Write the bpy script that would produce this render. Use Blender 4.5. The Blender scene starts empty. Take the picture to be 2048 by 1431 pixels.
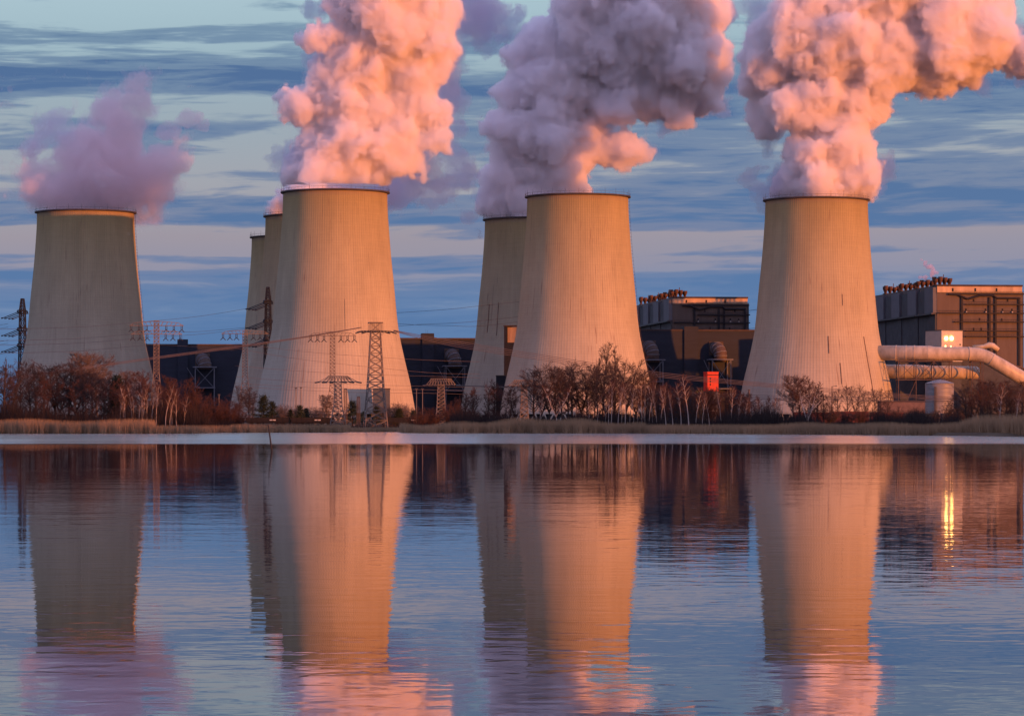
import bpy, bmesh, math, random
import numpy as np
from mathutils import Vector, Matrix
import openvdb

# ------------------------------------------------------------------ scene, camera, light
S = bpy.context.scene
COL = S.collection
R = math.radians
F, CX, HY = 6300.0, 1024.0, 846.5          # focal length in photo pixels, image centre, horizon row
EYE = 1.8

def P(px, py, d):
    """point seen at photo pixel (px, py) at distance d in front of the camera"""
    return Vector(((px - CX) / F * d, d, EYE + (HY - py) / F * d))

def PX(px, d): return (px - CX) / F * d
def PZ(py, d): return EYE + (HY - py) / F * d

cam = bpy.data.cameras.new('camera')
cam.sensor_width = 36.0
cam.lens = 36.0 * F / 2048.0
cam.shift_y = (HY - 715.5) / 2048.0
cam.clip_start = 0.5
cam.clip_end = 90000.0
camo = bpy.data.objects.new('camera', cam)
COL.objects.link(camo)
camo.location = (0, 0, EYE)
camo.rotation_euler = (R(90), 0, 0)
S.camera = camo

SUN_AZ, SUN_EL = 47.0, 1.1                  # right of straight behind the camera
sun_dir = Vector((math.sin(R(SUN_AZ)) * math.cos(R(SUN_EL)), -math.cos(R(SUN_AZ)) * math.cos(R(SUN_EL)), math.sin(R(SUN_EL))))
sl = bpy.data.lights.new('sun', 'SUN')
sl.energy = 4.8
sl.angle = R(0.5)
sl.color = (1.0, 0.268, 0.036)
slo = bpy.data.objects.new('sun', sl)
COL.objects.link(slo)
slo.rotation_euler = sun_dir.to_track_quat('Z', 'Y').to_euler()
slo.location = (60, -60, 80)

S.view_settings.view_transform = 'Standard'
S.view_settings.look = 'None'
S.view_settings.exposure = 0.25
S.view_settings.gamma = 1.0
S.cycles.use_denoising = True
S.cycles.max_bounces = 22
S.cycles.diffuse_bounces = 3
S.cycles.glossy_bounces = 3
S.cycles.volume_bounces = 18
S.cycles.transparent_max_bounces = 64
S.cycles.sample_clamp_indirect = 6.0

class NT:
    """small helper for node trees"""
    def __init__(s, tree): s.t = tree; s.n = tree.nodes; s.l = tree.links
    def new(s, typ, **kw):
        n = s.n.new(typ)
        for k, v in kw.items(): setattr(n, k, v)
        return n
    def put(s, sock, v):
        if hasattr(v, 'is_linked') or isinstance(v, bpy.types.NodeSocket): s.l.new(v, sock)
        else: sock.default_value = v
    def math(s, op, a, b=None, c=None, clamp=False):
        n = s.new('ShaderNodeMath', operation=op); n.use_clamp = clamp
        s.put(n.inputs[0], a)
        if b is not None: s.put(n.inputs[1], b)
        if c is not None: s.put(n.inputs[2], c)
        return n.outputs[0]
    def comb(s, x, y, z):
        n = s.new('ShaderNodeCombineXYZ')
        s.put(n.inputs[0], x); s.put(n.inputs[1], y); s.put(n.inputs[2], z)
        return n.outputs[0]
    def sep(s, v):
        n = s.new('ShaderNodeSeparateXYZ'); s.put(n.inputs[0], v); return n.outputs
    def noise(s, vec, scale=1.0, detail=3.0, rough=0.5, dist=0.0):
        n = s.new('ShaderNodeTexNoise')
        s.put(n.inputs['Vector'], vec)
        n.inputs['Scale'].default_value = scale; n.inputs['Detail'].default_value = detail
        n.inputs['Roughness'].default_value = rough; n.inputs['Distortion'].default_value = dist
        return n.outputs[0]
    def ramp(s, fac, stops, interp='LINEAR'):
        n = s.new('ShaderNodeValToRGB'); cr = n.color_ramp; cr.interpolation = interp
        while len(cr.elements) < len(stops): cr.elements.new(0.5)
        for e, (p, c) in zip(cr.elements, stops):
            e.position = p
            e.color = (c, c, c, 1) if isinstance(c, (int, float)) else (c[0], c[1], c[2], 1)
        s.put(n.inputs[0], fac)
        return n.outputs[0]
    def mix(s, fac, a, b, mode='MIX'):
        n = s.new('ShaderNodeMix', data_type='RGBA', blend_type=mode)
        s.put(n.inputs[0], fac)
        for i, v in ((6, a), (7, b)):
            if isinstance(v, (tuple, list)): n.inputs[i].default_value = (v[0], v[1], v[2], 1)
            else: s.put(n.inputs[i], v)
        return n.outputs[2]

def lin(r, g, b):
    f = lambda c: (c / 255 / 12.92) if c / 255 <= 0.04045 else ((c / 255 + 0.055) / 1.055) ** 2.4
    return (f(r), f(g), f(b))

# ------------------------------------------------------------------ sky
W = bpy.data.worlds.new('World'); S.world = W
W.use_nodes = True
t = NT(W.node_tree); t.n.clear()
sky = t.new('ShaderNodeTexSky', sky_type='NISHITA')
sky.sun_disc = False
sky.sun_elevation = R(SUN_EL)
sky.sun_rotation = R(180 - SUN_AZ)
sky.dust_density = 2.0
bgN = t.new('ShaderNodeBackground'); bgN.inputs[1].default_value = 0.12
t.l.new(sky.outputs[0], bgN.inputs[0])
dirv = t.new('ShaderNodeTexCoord').outputs['Generated']
dx, dy, dz = t.sep(dirv)
hor = t.math('SQRT', t.math('ADD', t.math('MULTIPLY', dx, dx), t.math('MULTIPLY', dy, dy)))
el = t.math('DIVIDE', dz, t.math('MAXIMUM', hor, 0.001))
az = t.math('ARCTAN2', dx, dy)
EMAX = 0.16                                                            # tangent of the highest elevation in the ramps
sy = lambda y: (HY - y) / F / EMAX                                      # photo row -> ramp position
# slow undulation so that cloud layers are not ruler straight
wob = t.noise(t.comb(t.math('MULTIPLY', az, 9.0), t.math('MULTIPLY', el, 60.0), 3.1), 1.0, 3.0, 0.55)
tilt = t.math('MULTIPLY', az, -0.012)
elw = t.math('ADD', t.math('ADD', el, t.math('MULTIPLY', t.math('SUBTRACT', wob, 0.5), 0.007)), tilt)
en = t.math('DIVIDE', elw, EMAX, clamp=True)
clear = t.ramp(en, [(sy(846), lin(92, 126, 170)), (sy(690), lin(100, 134, 178)), (sy(600), lin(118, 140, 175)), (sy(535), lin(146, 146, 166)),
                    (sy(470), lin(158, 151, 162)), (sy(360), lin(162, 165, 174)), (sy(230), lin(156, 171, 182)), (sy(100), lin(158, 183, 195)),
                    (sy(0), lin(168, 194, 205)), (1.0, lin(165, 198, 212))])
cloudc = t.ramp(en, [(sy(846), lin(84, 117, 162)), (sy(620), lin(90, 123, 168)), (sy(420), lin(88, 118, 160)), (sy(150), lin(82, 112, 154)), (sy(0), lin(88, 120, 155))])
# how much cloud at each height, then broken into long streaks
def bands(lst):
    return t.ramp(en, sorted([(sy(y), 0.46 + (v - 0.46) * 0.88) for y, v in lst] + [(1.0, 0.2)]))
bl = bands([(800, .66), (700, .70), (640, .68), (615, .50), (600, .70), (566, .46), (556, .58), (540, .64), (526, .34), (516, .40), (508, .52), (500, .12), (452, .10), (444, .58), (430, .66),
            (418, .48), (404, .74), (390, .60), (378, .26), (344, .44), (335, .20), (244, .46), (228, .20), (200, .32), (182, .76), (150, .72), (118, .46), (85, .42), (64, .66), (46, .28)])
brt = bands([(800, .68), (600, .66), (556, .62), (546, .34), (524, .22), (516, .42), (508, .14), (482, .12), (474, .30), (462, .74), (400, .72), (345, .60), (334, .62), (322, .42), (306, .44), (298, .66), (280, .66),
             (268, .46), (250, .38), (240, .64), (180, .74), (150, .60), (110, .44), (80, .38), (50, .22), (20, .12)])
bias = t.mix(t.ramp(t.math('ADD', t.math('MULTIPLY', az, 3.0), 0.5), [(0.32, 0.0), (0.66, 1.0)]), bl, brt)
st1 = t.noise(t.comb(t.math('MULTIPLY', az, 19.0), t.math('MULTIPLY', elw, 195.0), 0.7), 1.0, 5.0, 0.55, 0.3)
st2 = t.noise(t.comb(t.math('MULTIPLY', az, 70.0), t.math('MULTIPLY', elw, 900.0), 5.7), 1.0, 4.0, 0.6, 0.2)
cv = t.math('ADD', bias, t.math('MULTIPLY', t.math('SUBTRACT', st1, 0.5), 1.4))
cv = t.math('ADD', cv, t.math('MULTIPLY', t.math('SUBTRACT', st2, 0.5), 0.28))
cov = t.ramp(cv, [(0.30, 0.0), (0.54, 0.66), (0.80, 1.0)], 'EASE')
skyc = t.mix(cov, clear, cloudc)
bgC = t.new('ShaderNodeBackground'); bgC.inputs[1].default_value = 0.84
t.l.new(skyc, bgC.inputs[0])
mixs = t.new('ShaderNodeMixShader')
t.put(mixs.inputs[0], t.ramp(el, [(0.14, 0.0), (0.34, 1.0)]))
# the clouded low sky stands opposite the sun; towards the sun the plain sky takes over
opp = t.ramp(t.math('COSINE', az), [(0.10, 1.0), (0.6, 0.0)])
t.put(mixs.inputs[0], t.math('MAXIMUM', t.ramp(el, [(0.14, 0.0), (0.40, 1.0)]), opp))
# high thin cloud lit from below fills the rest of the dome with soft lavender light
bgU = t.new('ShaderNodeBackground'); bgU.inputs[0].default_value = (0.33, 0.32, 0.59, 1); bgU.inputs[1].default_value = 1.0
addu = t.new('ShaderNodeAddShader'); t.l.new(bgN.outputs[0], addu.inputs[0]); t.l.new(bgU.outputs[0], addu.inputs[1])
t.l.new(bgC.outputs[0], mixs.inputs[1]); t.l.new(addu.outputs[0], mixs.inputs[2])
wo = t.new('ShaderNodeOutputWorld'); t.l.new(mixs.outputs[0], wo.inputs[0])

# ------------------------------------------------------------------ materials
MATS = {}
def new_mat(name):
    m = bpy.data.materials.new(name); m.use_nodes = True
    nt = NT(m.node_tree); nt.n.clear()
    out = nt.new('ShaderNodeOutputMaterial')
    b = nt.new('ShaderNodeBsdfPrincipled')
    nt.l.new(b.outputs[0], out.inputs[0])
    MATS[name] = m
    return m, nt, b, out

def simple(name, col, rough=0.8, var=0.25, scale=0.4, metal=0.0, spec=0.3, stretch=(1, 1, 1), col2=None):
    m, nt, b, out = new_mat(name)
    co = nt.new('ShaderNodeTexCoord').outputs['Object']
    mp = nt.new('ShaderNodeMapping'); nt.l.new(co, mp.inputs[0]); mp.inputs['Scale'].default_value = stretch
    n = nt.noise(mp.outputs[0], scale, 4.0, 0.6)
    d = col2 if col2 else tuple(c * (1 - var) for c in col)
    u = col if col2 else tuple(min(1, c * (1 + var)) for c in col)
    c = nt.mix(nt.ramp(n, [(0.3, 0.0), (0.7, 1.0)]), d, u)
    nt.l.new(c, b.inputs['Base Color'])
    b.inputs['Roughness'].default_value = rough
    b.inputs['Metallic'].default_value = metal
    b.inputs['Specular IOR Level'].default_value = spec
    return m

def concrete():
    m, nt, b, out = new_mat('tower_concrete')
    co = nt.new('ShaderNodeTexCoord').outputs['Object']
    x, y, z = nt.sep(co)
    ang = nt.math('ARCTAN2', x, y)
    seed = nt.math('MULTIPLY', nt.new('ShaderNodeObjectInfo').outputs['Random'], 60.0)
    big = nt.noise(nt.comb(nt.math('MULTIPLY', ang, 3.0), nt.math('MULTIPLY', z, 0.03), seed), 1.0, 4.0, 0.6)
    strk = nt.noise(nt.comb(nt.math('MULTIPLY', ang, 34.0), nt.math('MULTIPLY', z, 0.035), seed), 1.0, 4.0, 0.65)
    lift = nt.noise(nt.comb(nt.math('MULTIPLY', ang, 2.5), nt.math('MULTIPLY', z, 0.75), seed), 1.0, 2.0, 0.6)
    fine = nt.noise(nt.comb(nt.math('MULTIPLY', ang, 60.0), nt.math('MULTIPLY', z, 0.9), seed), 1.0, 3.0, 0.6)
    hgt = nt.math('DIVIDE', z, 118.0, clamp=True)
    base = nt.ramp(hgt, [(0.0, (0.405, 0.375, 0.315)), (0.35, (0.38, 0.345, 0.255)), (0.75, (0.335, 0.29, 0.175)), (0.97, (0.295, 0.24, 0.115)), (1.0, (0.25, 0.205, 0.16))])
    v = nt.math('ADD', nt.math('MULTIPLY', nt.math('SUBTRACT', big, 0.5), 0.55), nt.math('MULTIPLY', nt.math('SUBTRACT', strk, 0.5), 0.32))
    v = nt.math('ADD', v, nt.math('MULTIPLY', nt.math('SUBTRACT', lift, 0.5), 0.16))
    v = nt.math('ADD', v, nt.math('MULTIPLY', nt.math('SUBTRACT', fine, 0.5), 0.16))
    v = nt.math('ADD', v, 1.0)
    c = nt.mix(1.0, base, nt.comb(v, v, v), 'MULTIPLY')
    # short dark runs of dirt and old repair marks
    s2 = nt.noise(nt.comb(nt.math('MULTIPLY', ang, 46.0), nt.math('MULTIPLY', z, 0.06), nt.math('ADD', seed, 9.0)), 1.0, 2.0, 0.5)
    msk = nt.noise(nt.comb(nt.math('MULTIPLY', ang, 4.0), nt.math('MULTIPLY', z, 0.05), nt.math('ADD', seed, 3.0)), 1.0, 2.0, 0.5)
    run = nt.math('MULTIPLY', nt.ramp(s2, [(0.64, 0.0), (0.70, 1.0)]), nt.ramp(msk, [(0.46, 0.0), (0.58, 1.0)]))
    c = nt.mix(nt.math('MULTIPLY', run, 0.62), c, (0.16, 0.105, 0.08))
    # thin joints between the climbing lifts of the formwork
    jn = nt.math('FRACT', nt.math('DIVIDE', z, 1.35))
    jn = nt.math('LESS_THAN', jn, 0.07)
    c = nt.mix(nt.math('MULTIPLY', jn, 0.17), c, (0.12, 0.1, 0.09))
    nt.l.new(c, b.inputs['Base Color'])
    b.inputs['Roughness'].default_value = 0.9
    b.inputs['Specular IOR Level'].default_value = 0.15
    return m
M_CONC = concrete()
M_RIM = simple('rim_steel', (0.06, 0.05, 0.05), 0.7)
M_DOOR = simple('grey_panel', (0.075, 0.085, 0.095), 0.6, 0.12)
M_PYL = simple('galvanised_lattice', (0.15, 0.125, 0.105), 0.6, 0.2)
M_PYLD = simple('dark_lattice', (0.018, 0.022, 0.032), 0.6, 0.2)  # near-black so the strain pylons read as standing in tower shadow
M_INS = simple('dark_insulator', (0.03, 0.028, 0.03), 0.4)
M_WIRE = simple('conductor', (0.13, 0.10, 0.085), 0.5)
M_WIRED = simple('old_conductor', (0.05, 0.05, 0.06), 0.6)
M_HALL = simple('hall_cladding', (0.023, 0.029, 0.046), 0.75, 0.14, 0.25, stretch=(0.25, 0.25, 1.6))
M_HALLT = simple('hall_roof_edge', (0.06, 0.045, 0.045), 0.8)
M_BOIL = simple('boiler_cladding', (0.11, 0.088, 0.078), 0.75, 0.16, 0.2, stretch=(1.5, 1.5, 0.15))
M_BOILG = simple('boiler_grey_cladding', (0.12, 0.127, 0.15), 0.75, 0.10, 0.2)
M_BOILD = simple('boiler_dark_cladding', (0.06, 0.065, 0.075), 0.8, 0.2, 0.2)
M_SUNLIT = simple('painted_sunlight', (0.42, 0.30, 0.2), 0.5, 0.4, 0.16, stretch=(1, 1, 0.2))  # pale orange tone that paints sunlight onto wall parts
M_RUST = simple('rust_run', (0.16, 0.10, 0.075), 0.9, 0.5, 0.5)
M_DUCT = simple('brown_duct', (0.085, 0.06, 0.05), 0.7, 0.25, 0.8)
M_STEEL = simple('grey_steel', (0.055, 0.055, 0.065), 0.6)
M_PIPE = simple('pale_flue_pipe', (0.44, 0.38, 0.29), 0.42, 0.28, 0.3, stretch=(1, 1, 0.4))
M_WHITE = simple('white_cladding', (0.44, 0.41, 0.37), 0.6, 0.06)
M_FRAME = simple('blue_grey_steel', (0.15, 0.16, 0.19), 0.6)
M_SLOT = simple('dark_blue_cladding', (0.018, 0.02, 0.028), 0.8)
M_GRATE = simple('dark_grating', (0.018, 0.018, 0.024), 0.7)
M_SILO = simple('silo_steel', (0.22, 0.21, 0.205), 0.5, 0.15, 0.3, stretch=(1, 1, 3))
M_RED = simple('red_cladding', (0.46, 0.035, 0.024), 0.6, 0.12)
M_DARK = simple('dark_opening', (0.015, 0.014, 0.016), 0.8)
M_ROOFG = simple('sloping_roof', (0.13, 0.09, 0.085), 0.8)
M_VENT = simple('rusty_vent', (0.085, 0.045, 0.032), 0.7, 0.3)
M_WAGR = simple('wagon_red', (0.13, 0.035, 0.03), 0.7, 0.3)
M_WAGB = simple('wagon_blue', (0.035, 0.06, 0.09), 0.7, 0.3)
M_WAGK = simple('wagon_black', (0.012, 0.01, 0.011), 0.8, 0.3)
M_MARK = simple('white_marking', (0.5, 0.5, 0.5), 0.6)
M_BARK = simple('alder_bark', (0.045, 0.032, 0.028), 0.9, 0.3, 1.5)
M_TWIG = simple('alder_twigs', (0.055, 0.035, 0.030), 0.9, 0.35, 0.4)
M_TWIGR = simple('red_twigs', (0.072, 0.034, 0.026), 0.9, 0.3, 0.4)
M_BIRCH = simple('birch_bark', (0.34, 0.29, 0.255), 0.8, 0.35, 1.2, stretch=(1, 1, 0.35))
M_BTWIG = simple('birch_twigs', (0.09, 0.042, 0.032), 0.9, 0.3, 0.4)
M_PINE = simple('pine_needles', (0.018, 0.03, 0.018), 0.9, 0.4, 0.8)
M_PALE = simple('pale_twigs', (0.13, 0.10, 0.085), 0.9, 0.25, 0.4)
M_REED = simple('dry_reed', (0.36, 0.23, 0.125), 0.9, 0.3, 0.05, col2=(0.24, 0.165, 0.095))
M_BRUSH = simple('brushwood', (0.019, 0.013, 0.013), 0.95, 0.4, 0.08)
M_WOOD = simple('wet_wood', (0.015, 0.014, 0.016), 0.6, 0.3, 3.0)

def glow(name, col, k):
    m = bpy.data.materials.new(name); m.use_nodes = True
    nt = NT(m.node_tree); nt.n.clear()
    e = nt.new('ShaderNodeEmission'); e.inputs[0].default_value = (*col, 1); e.inputs[1].default_value = k
    o = nt.new('ShaderNodeOutputMaterial'); nt.l.new(e.outputs[0], o.inputs[0])
    return m
M_LAMP = glow('lit_floodlight', (1.0, 0.50, 0.13), 22.0)
M_LAMP2 = glow('lit_window', (1.0, 0.55, 0.18), 5.0)

def steam(name, dens, col=(0.992, 0.988, 0.988), aniso=0.25, wisp=None):
    m = bpy.data.materials.new(name); m.use_nodes = True
    nt = NT(m.node_tree); nt.n.clear()
    o = nt.new('ShaderNodeOutputMaterial')
    v = nt.new('ShaderNodeVolumePrincipled')
    v.inputs['Color'].default_value = (*col, 1)
    v.inputs['Anisotropy'].default_value = aniso
    v.inputs['Density'].default_value = dens
    nt.l.new(v.outputs[0], o.inputs['Volume'])
    return m
M_STEAM = steam('dense_steam', 0.42, (0.993, 0.977, 0.979), 0.3)
M_SKIN = steam('steam_skin', 0.18, (0.99, 0.974, 0.978), 0.3)
M_FRINGE = steam('steam_fringe', 0.015, (0.98, 0.975, 0.98), 0.5)
M_CLOUD = steam('loose_steam', 0.10, (0.962, 0.89, 0.895), 0.2)
M_TORN = steam('torn_steam', 0.028, (0.93, 0.87, 0.92), 0.5)
M_MAUVE = steam('shaded_steam', 0.26, (0.9985, 0.988, 0.9975), 0.3)  # steam colour lifted to brighten the plume that lies in shade
DENSE = [('billow', M_STEAM, -0.4, 0.12), ('skin', M_SKIN, 0.25, 0.4), ('fringe', M_FRINGE, 1.7, 1.3)]
M_VEIL = steam('thin_steam', 0.085, (0.70, 0.74, 0.87), 0.7)
M_PUFF = steam('valve_steam', 0.6, (0.9, 0.84, 0.92), 0.4)
M_WISP = steam('faint_steam', 0.11, (0.92, 0.88, 0.94), 0.6)

# ------------------------------------------------------------------ mesh helpers
class MB:
    """collects shapes into ONE mesh"""
    def __init__(s): s.v = []; s.f = []
    def add(s, vs, fs):
        o = len(s.v); s.v.extend([tuple(v) for v in vs]); s.f.extend([tuple(i + o for i in f) for f in fs])
    def box(s, x0, x1, y0, y1, z0, z1):
        s.add([(x0, y0, z0), (x1, y0, z0), (x1, y1, z0), (x0, y1, z0), (x0, y0, z1), (x1, y0, z1), (x1, y1, z1), (x0, y1, z1)],
              [(3, 2, 1, 0), (4, 5, 6, 7), (0, 1, 5, 4), (1, 2, 6, 5), (2, 3, 7, 6), (3, 0, 4, 7)])
    def bar(s, a, b, w, n=4, w2=None, cap=True):
        a = Vector(a); b = Vector(b); d = b - a
        if d.length < 1e-6: return
        d.normalize()
        u = d.cross(Vector((0, 0, 1)) if abs(d.z) < 0.95 else Vector((1, 0, 0))).normalized(); v = d.cross(u)
        w2 = w if w2 is None else w2
        vs = []
        for p, r in ((a, w), (b, w2)):
            for k in range(n):
                an = 2 * math.pi * (k + 0.5) / n
                vs.append(p + (u * math.cos(an) + v * math.sin(an)) * r)
        fs = [(k, (k + 1) % n, n + (k + 1) % n, n + k) for k in range(n)]
        if cap: fs += [tuple(reversed(range(n))), tuple(range(n, 2 * n))]
        s.add(vs, fs)
    def tube(s, pts, rads, n=16, cap=True):
        pts = [Vector(p) for p in pts]; vs = []; u = None
        for i, p in enumerate(pts):
            d = (pts[min(i + 1, len(pts) - 1)] - pts[max(i - 1, 0)]).normalized()
            if u is None: u = d.cross(Vector((0, 0, 1)) if abs(d.z) < 0.9 else Vector((0, 1, 0))).normalized()
            else: u = (u - d * u.dot(d)).normalized()
            v = d.cross(u); r = rads[i] if isinstance(rads, (list, tuple)) else rads
            for k in range(n):
                an = 2 * math.pi * k / n
                vs.append(p + (u * math.cos(an) + v * math.sin(an)) * r)
        fs = []
        for i in range(len(pts) - 1):
            for k in range(n):
                fs.append((i * n + k, i * n + (k + 1) % n, (i + 1) * n + (k + 1) % n, (i + 1) * n + k))
        if cap: fs += [tuple(reversed(range(n))), tuple(range((len(pts) - 1) * n, len(pts) * n))]
        s.add(vs, fs)
    def lathe(s, prof, n=48, c=(0, 0), cap=False):
        vs = []
        for r, z in prof:
            for k in range(n):
                an = 2 * math.pi * k / n
                vs.append((c[0] + r * math.cos(an), c[1] + r * math.sin(an), z))
        fs = []
        for i in range(len(prof) - 1):
            for k in range(n):
                fs.append((i * n + k, i * n + (k + 1) % n, (i + 1) * n + (k + 1) % n, (i + 1) * n + k))
        if cap: fs += [tuple(reversed(range(n))), tuple(range((len(prof) - 1) * n, len(prof) * n))]
        s.add(vs, fs)
    def build(s, name, mat, parent=None, smooth=False):
        me = bpy.data.meshes.new(name)
        me.from_pydata(s.v, [], s.f); me.update()
        if mat: me.materials.append(mat)
        if smooth: me.polygons.foreach_set('use_smooth', [True] * len(me.polygons))
        o = bpy.data.objects.new(name, me); COL.objects.link(o)
        if parent: o.parent = parent
        return o

def mesh_np(name, v, f, mat, parent=None, smooth=False):
    """mesh from numpy arrays; f is (n,3) or (n,4)"""
    me = bpy.data.meshes.new(name)
    k = f.shape[1]
    me.vertices.add(len(v)); me.vertices.foreach_set('co', np.asarray(v, np.float32).ravel())
    me.loops.add(f.size); me.loops.foreach_set('vertex_index', np.ascontiguousarray(f, np.int32).ravel())
    me.polygons.add(len(f)); me.polygons.foreach_set('loop_start', np.arange(0, f.size, k, dtype=np.int32))
    me.update(calc_edges=True)
    if smooth: me.polygons.foreach_set('use_smooth', np.ones(len(f), bool))
    me.materials.append(mat)
    o = bpy.data.objects.new(name, me); COL.objects.link(o)
    if parent: o.parent = parent
    return o

def tag(o, label=None, cat=None, group=None, kind=None):
    if label: o['label'] = label
    if cat: o['category'] = cat
    if group: o['group'] = group
    if kind: o['kind'] = kind
    return o

def thing(name, label, cat, loc=(0, 0, 0), rz=0.0, group=None):
    o = bpy.data.objects.new(name, None); COL.objects.link(o)
    o.location = loc; o.rotation_euler = (0, 0, rz)
    return tag(o, label, cat, group)

def copy_tree(o, parent=None):
    c = o.copy(); COL.objects.link(c)
    if parent: c.parent = parent
    for ch in list(o.children): copy_tree(ch, c)
    return c

def purge(o):
    for ch in list(o.children): purge(ch)
    bpy.data.objects.remove(o)

# ------------------------------------------------------------------ ground and water
def shore(x):
    """distance of the far bank at lateral position x (metres)"""
    pts = [(-400, 520), (-70, 556), (-62, 565), (-56, 612), (-36, 630), (-34, 660), (-28, 672), (-24, 668), (-20, 600), (-16, 585), (24, 578), (27, 560), (45, 528), (50, 512), (60, 480), (72, 430), (85, 400), (112, 225), (400, 210)]
    for (a, b), (c, d) in zip(pts, pts[1:]):
        if a <= x <= c:
            k = (x - a) / (c - a); k = k * k * (3 - 2 * k)
            return b + (d - b) * k + 1.5 * math.sin(x * 0.9) + 0.8 * math.sin(x * 2.3 + 1)
    return 500

def ground_z(x, y):
    bank = min(y - shore(x), 400 - abs(x)) if y > 200 else min(8 - y, 1e9) if y < 8 else max(8 - y, abs(x) - 400, y - shore(x))
    if y > 200: bank = max(y - shore(x), abs(x) - 400)
    if bank <= 0: return max(-1.6, bank * 0.25)
    return min(0.45, bank * 0.12) + max(0, min(1, (bank - 60) / 500)) * 1.7

xs = sorted(set([-60000, -20000, -8000, -3000, -1200, -600, -420, -400, -380] + list(np.arange(-340, 341, 4.0)) + [380, 400, 420, 600, 1200, 3000, 8000, 20000, 60000]))
ys = sorted(set([-20000, -3000, -600, -100, -20, 0, 4, 8, 12, 20, 100, 200] + list(np.arange(280, 720, 3.0)) + list(np.arange(720, 1300, 40.0)) + [1500, 2000, 3000, 6000, 15000, 40000, 80000]))
gv = [(x, y, ground_z(x, y)) for y in ys for x in xs]
nx = len(xs)
gf = [(j * nx + i, j * nx + i + 1, (j + 1) * nx + i + 1, (j + 1) * nx + i) for j in range(len(ys) - 1) for i in range(nx - 1)]
m, nt, b, out = new_mat('meadow')
co = nt.new('ShaderNodeTexCoord').outputs['Object']
n1 = nt.noise(co, 0.05, 5.0, 0.6); n2 = nt.noise(co, 1.2, 4.0, 0.6)
c = nt.mix(nt.ramp(n1, [(0.35, 0), (0.65, 1)]), (0.075, 0.055, 0.035), (0.14, 0.10, 0.06))
c = nt.mix(nt.math('MULTIPLY', n2, 0.6), c, (0.05, 0.035, 0.025))
nt.l.new(c, b.inputs['Base Color']); b.inputs['Roughness'].default_value = 1.0; b.inputs['Specular IOR Level'].default_value = 0.1
g = mesh_np('ground', np.array(gv), np.array(gf), m)
tag(g, kind='structure')

m, nt, b, out = new_mat('pond_water')
geo = nt.new('ShaderNodeNewGeometry').outputs['Position']
x, y, z = nt.sep(geo)
# a breeze ruffles the far part of the pond; the near part is almost a mirror
edge = nt.math('ADD', y, nt.math('MULTIPLY', nt.math('SUBTRACT', nt.noise(nt.comb(nt.math('MULTIPLY', x, 0.03), nt.math('MULTIPLY', y, 0.01), 0.0), 1.0, 3.0), 0.5), 14.0))
ruff = nt.ramp(nt.math('DIVIDE', edge, 1000.0), [(0.266, 0.0), (0.290, 1.0)])
streak = nt.noise(nt.comb(nt.math('MULTIPLY', x, 0.02), nt.math('MULTIPLY', y, 0.06), 2.0), 1.0, 4.0, 0.6)
rough = nt.math('MULTIPLY', ruff, nt.math('ADD', 0.05, nt.math('MULTIPLY', streak, 0.12)))
rough = nt.math('ADD', rough, 0.018)
# wavelets: long low ripples, calmer further out
w1 = nt.noise(nt.comb(nt.math('MULTIPLY', x, 1.6), nt.math('MULTIPLY', y, 1.9), 0.0), 1.0, 2.5, 0.5, 0.3)
w2 = nt.noise(nt.comb(nt.math('MULTIPLY', x, 0.16), nt.math('MULTIPLY', y, 0.30), 7.0), 1.0, 2.0, 0.5)
w3 = nt.noise(nt.comb(nt.math('MULTIPLY', x, 4.5), nt.math('MULTIPLY', y, 5.5), 3.0), 1.0, 1.0, 0.5)
gust = nt.ramp(nt.noise(nt.comb(nt.math('MULTIPLY', x, 0.045), nt.math('MULTIPLY', y, 0.03), 1.0), 1.0, 3.0, 0.6, 0.5), [(0.35, 0.45), (0.65, 1.25)])
wh = nt.math('ADD', nt.math('MULTIPLY', w1, 0.0036), nt.math('MULTIPLY', w2, 0.0075))
wh = nt.math('MULTIPLY', nt.math('ADD', wh, nt.math('MULTIPLY', w3, 0.0002)), gust)
bp = nt.new('ShaderNodeBump'); bp.inputs['Strength'].default_value = 1.0; bp.inputs['Distance'].default_value = 1.0
nt.l.new(wh, bp.inputs['Height'])
nt.n.remove(b)
gl = nt.new('ShaderNodeBsdfGlossy'); gl.inputs['Color'].default_value = (0.965, 0.965, 0.965, 1)
nt.l.new(rough, gl.inputs['Roughness']); nt.l.new(bp.outputs[0], gl.inputs['Normal'])
df = nt.new('ShaderNodeBsdfDiffuse'); df.inputs['Color'].default_value = (0.02, 0.03, 0.045, 1)
fr = nt.new('ShaderNodeFresnel'); fr.inputs[0].default_value = 2.0
mx = nt.new('ShaderNodeMixShader'); nt.l.new(fr.outputs[0], mx.inputs[0])
nt.l.new(df.outputs[0], mx.inputs[1]); nt.l.new(gl.outputs[0], mx.inputs[2]); nt.l.new(mx.outputs[0], out.inputs[0])
wb = MB(); wb.add([(-400, 6, 0), (400, 6, 0), (400, 720, 0), (-400, 720, 0)], [(0, 1, 2, 3)])
tag(wb.build('water', m), kind='structure')

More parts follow.
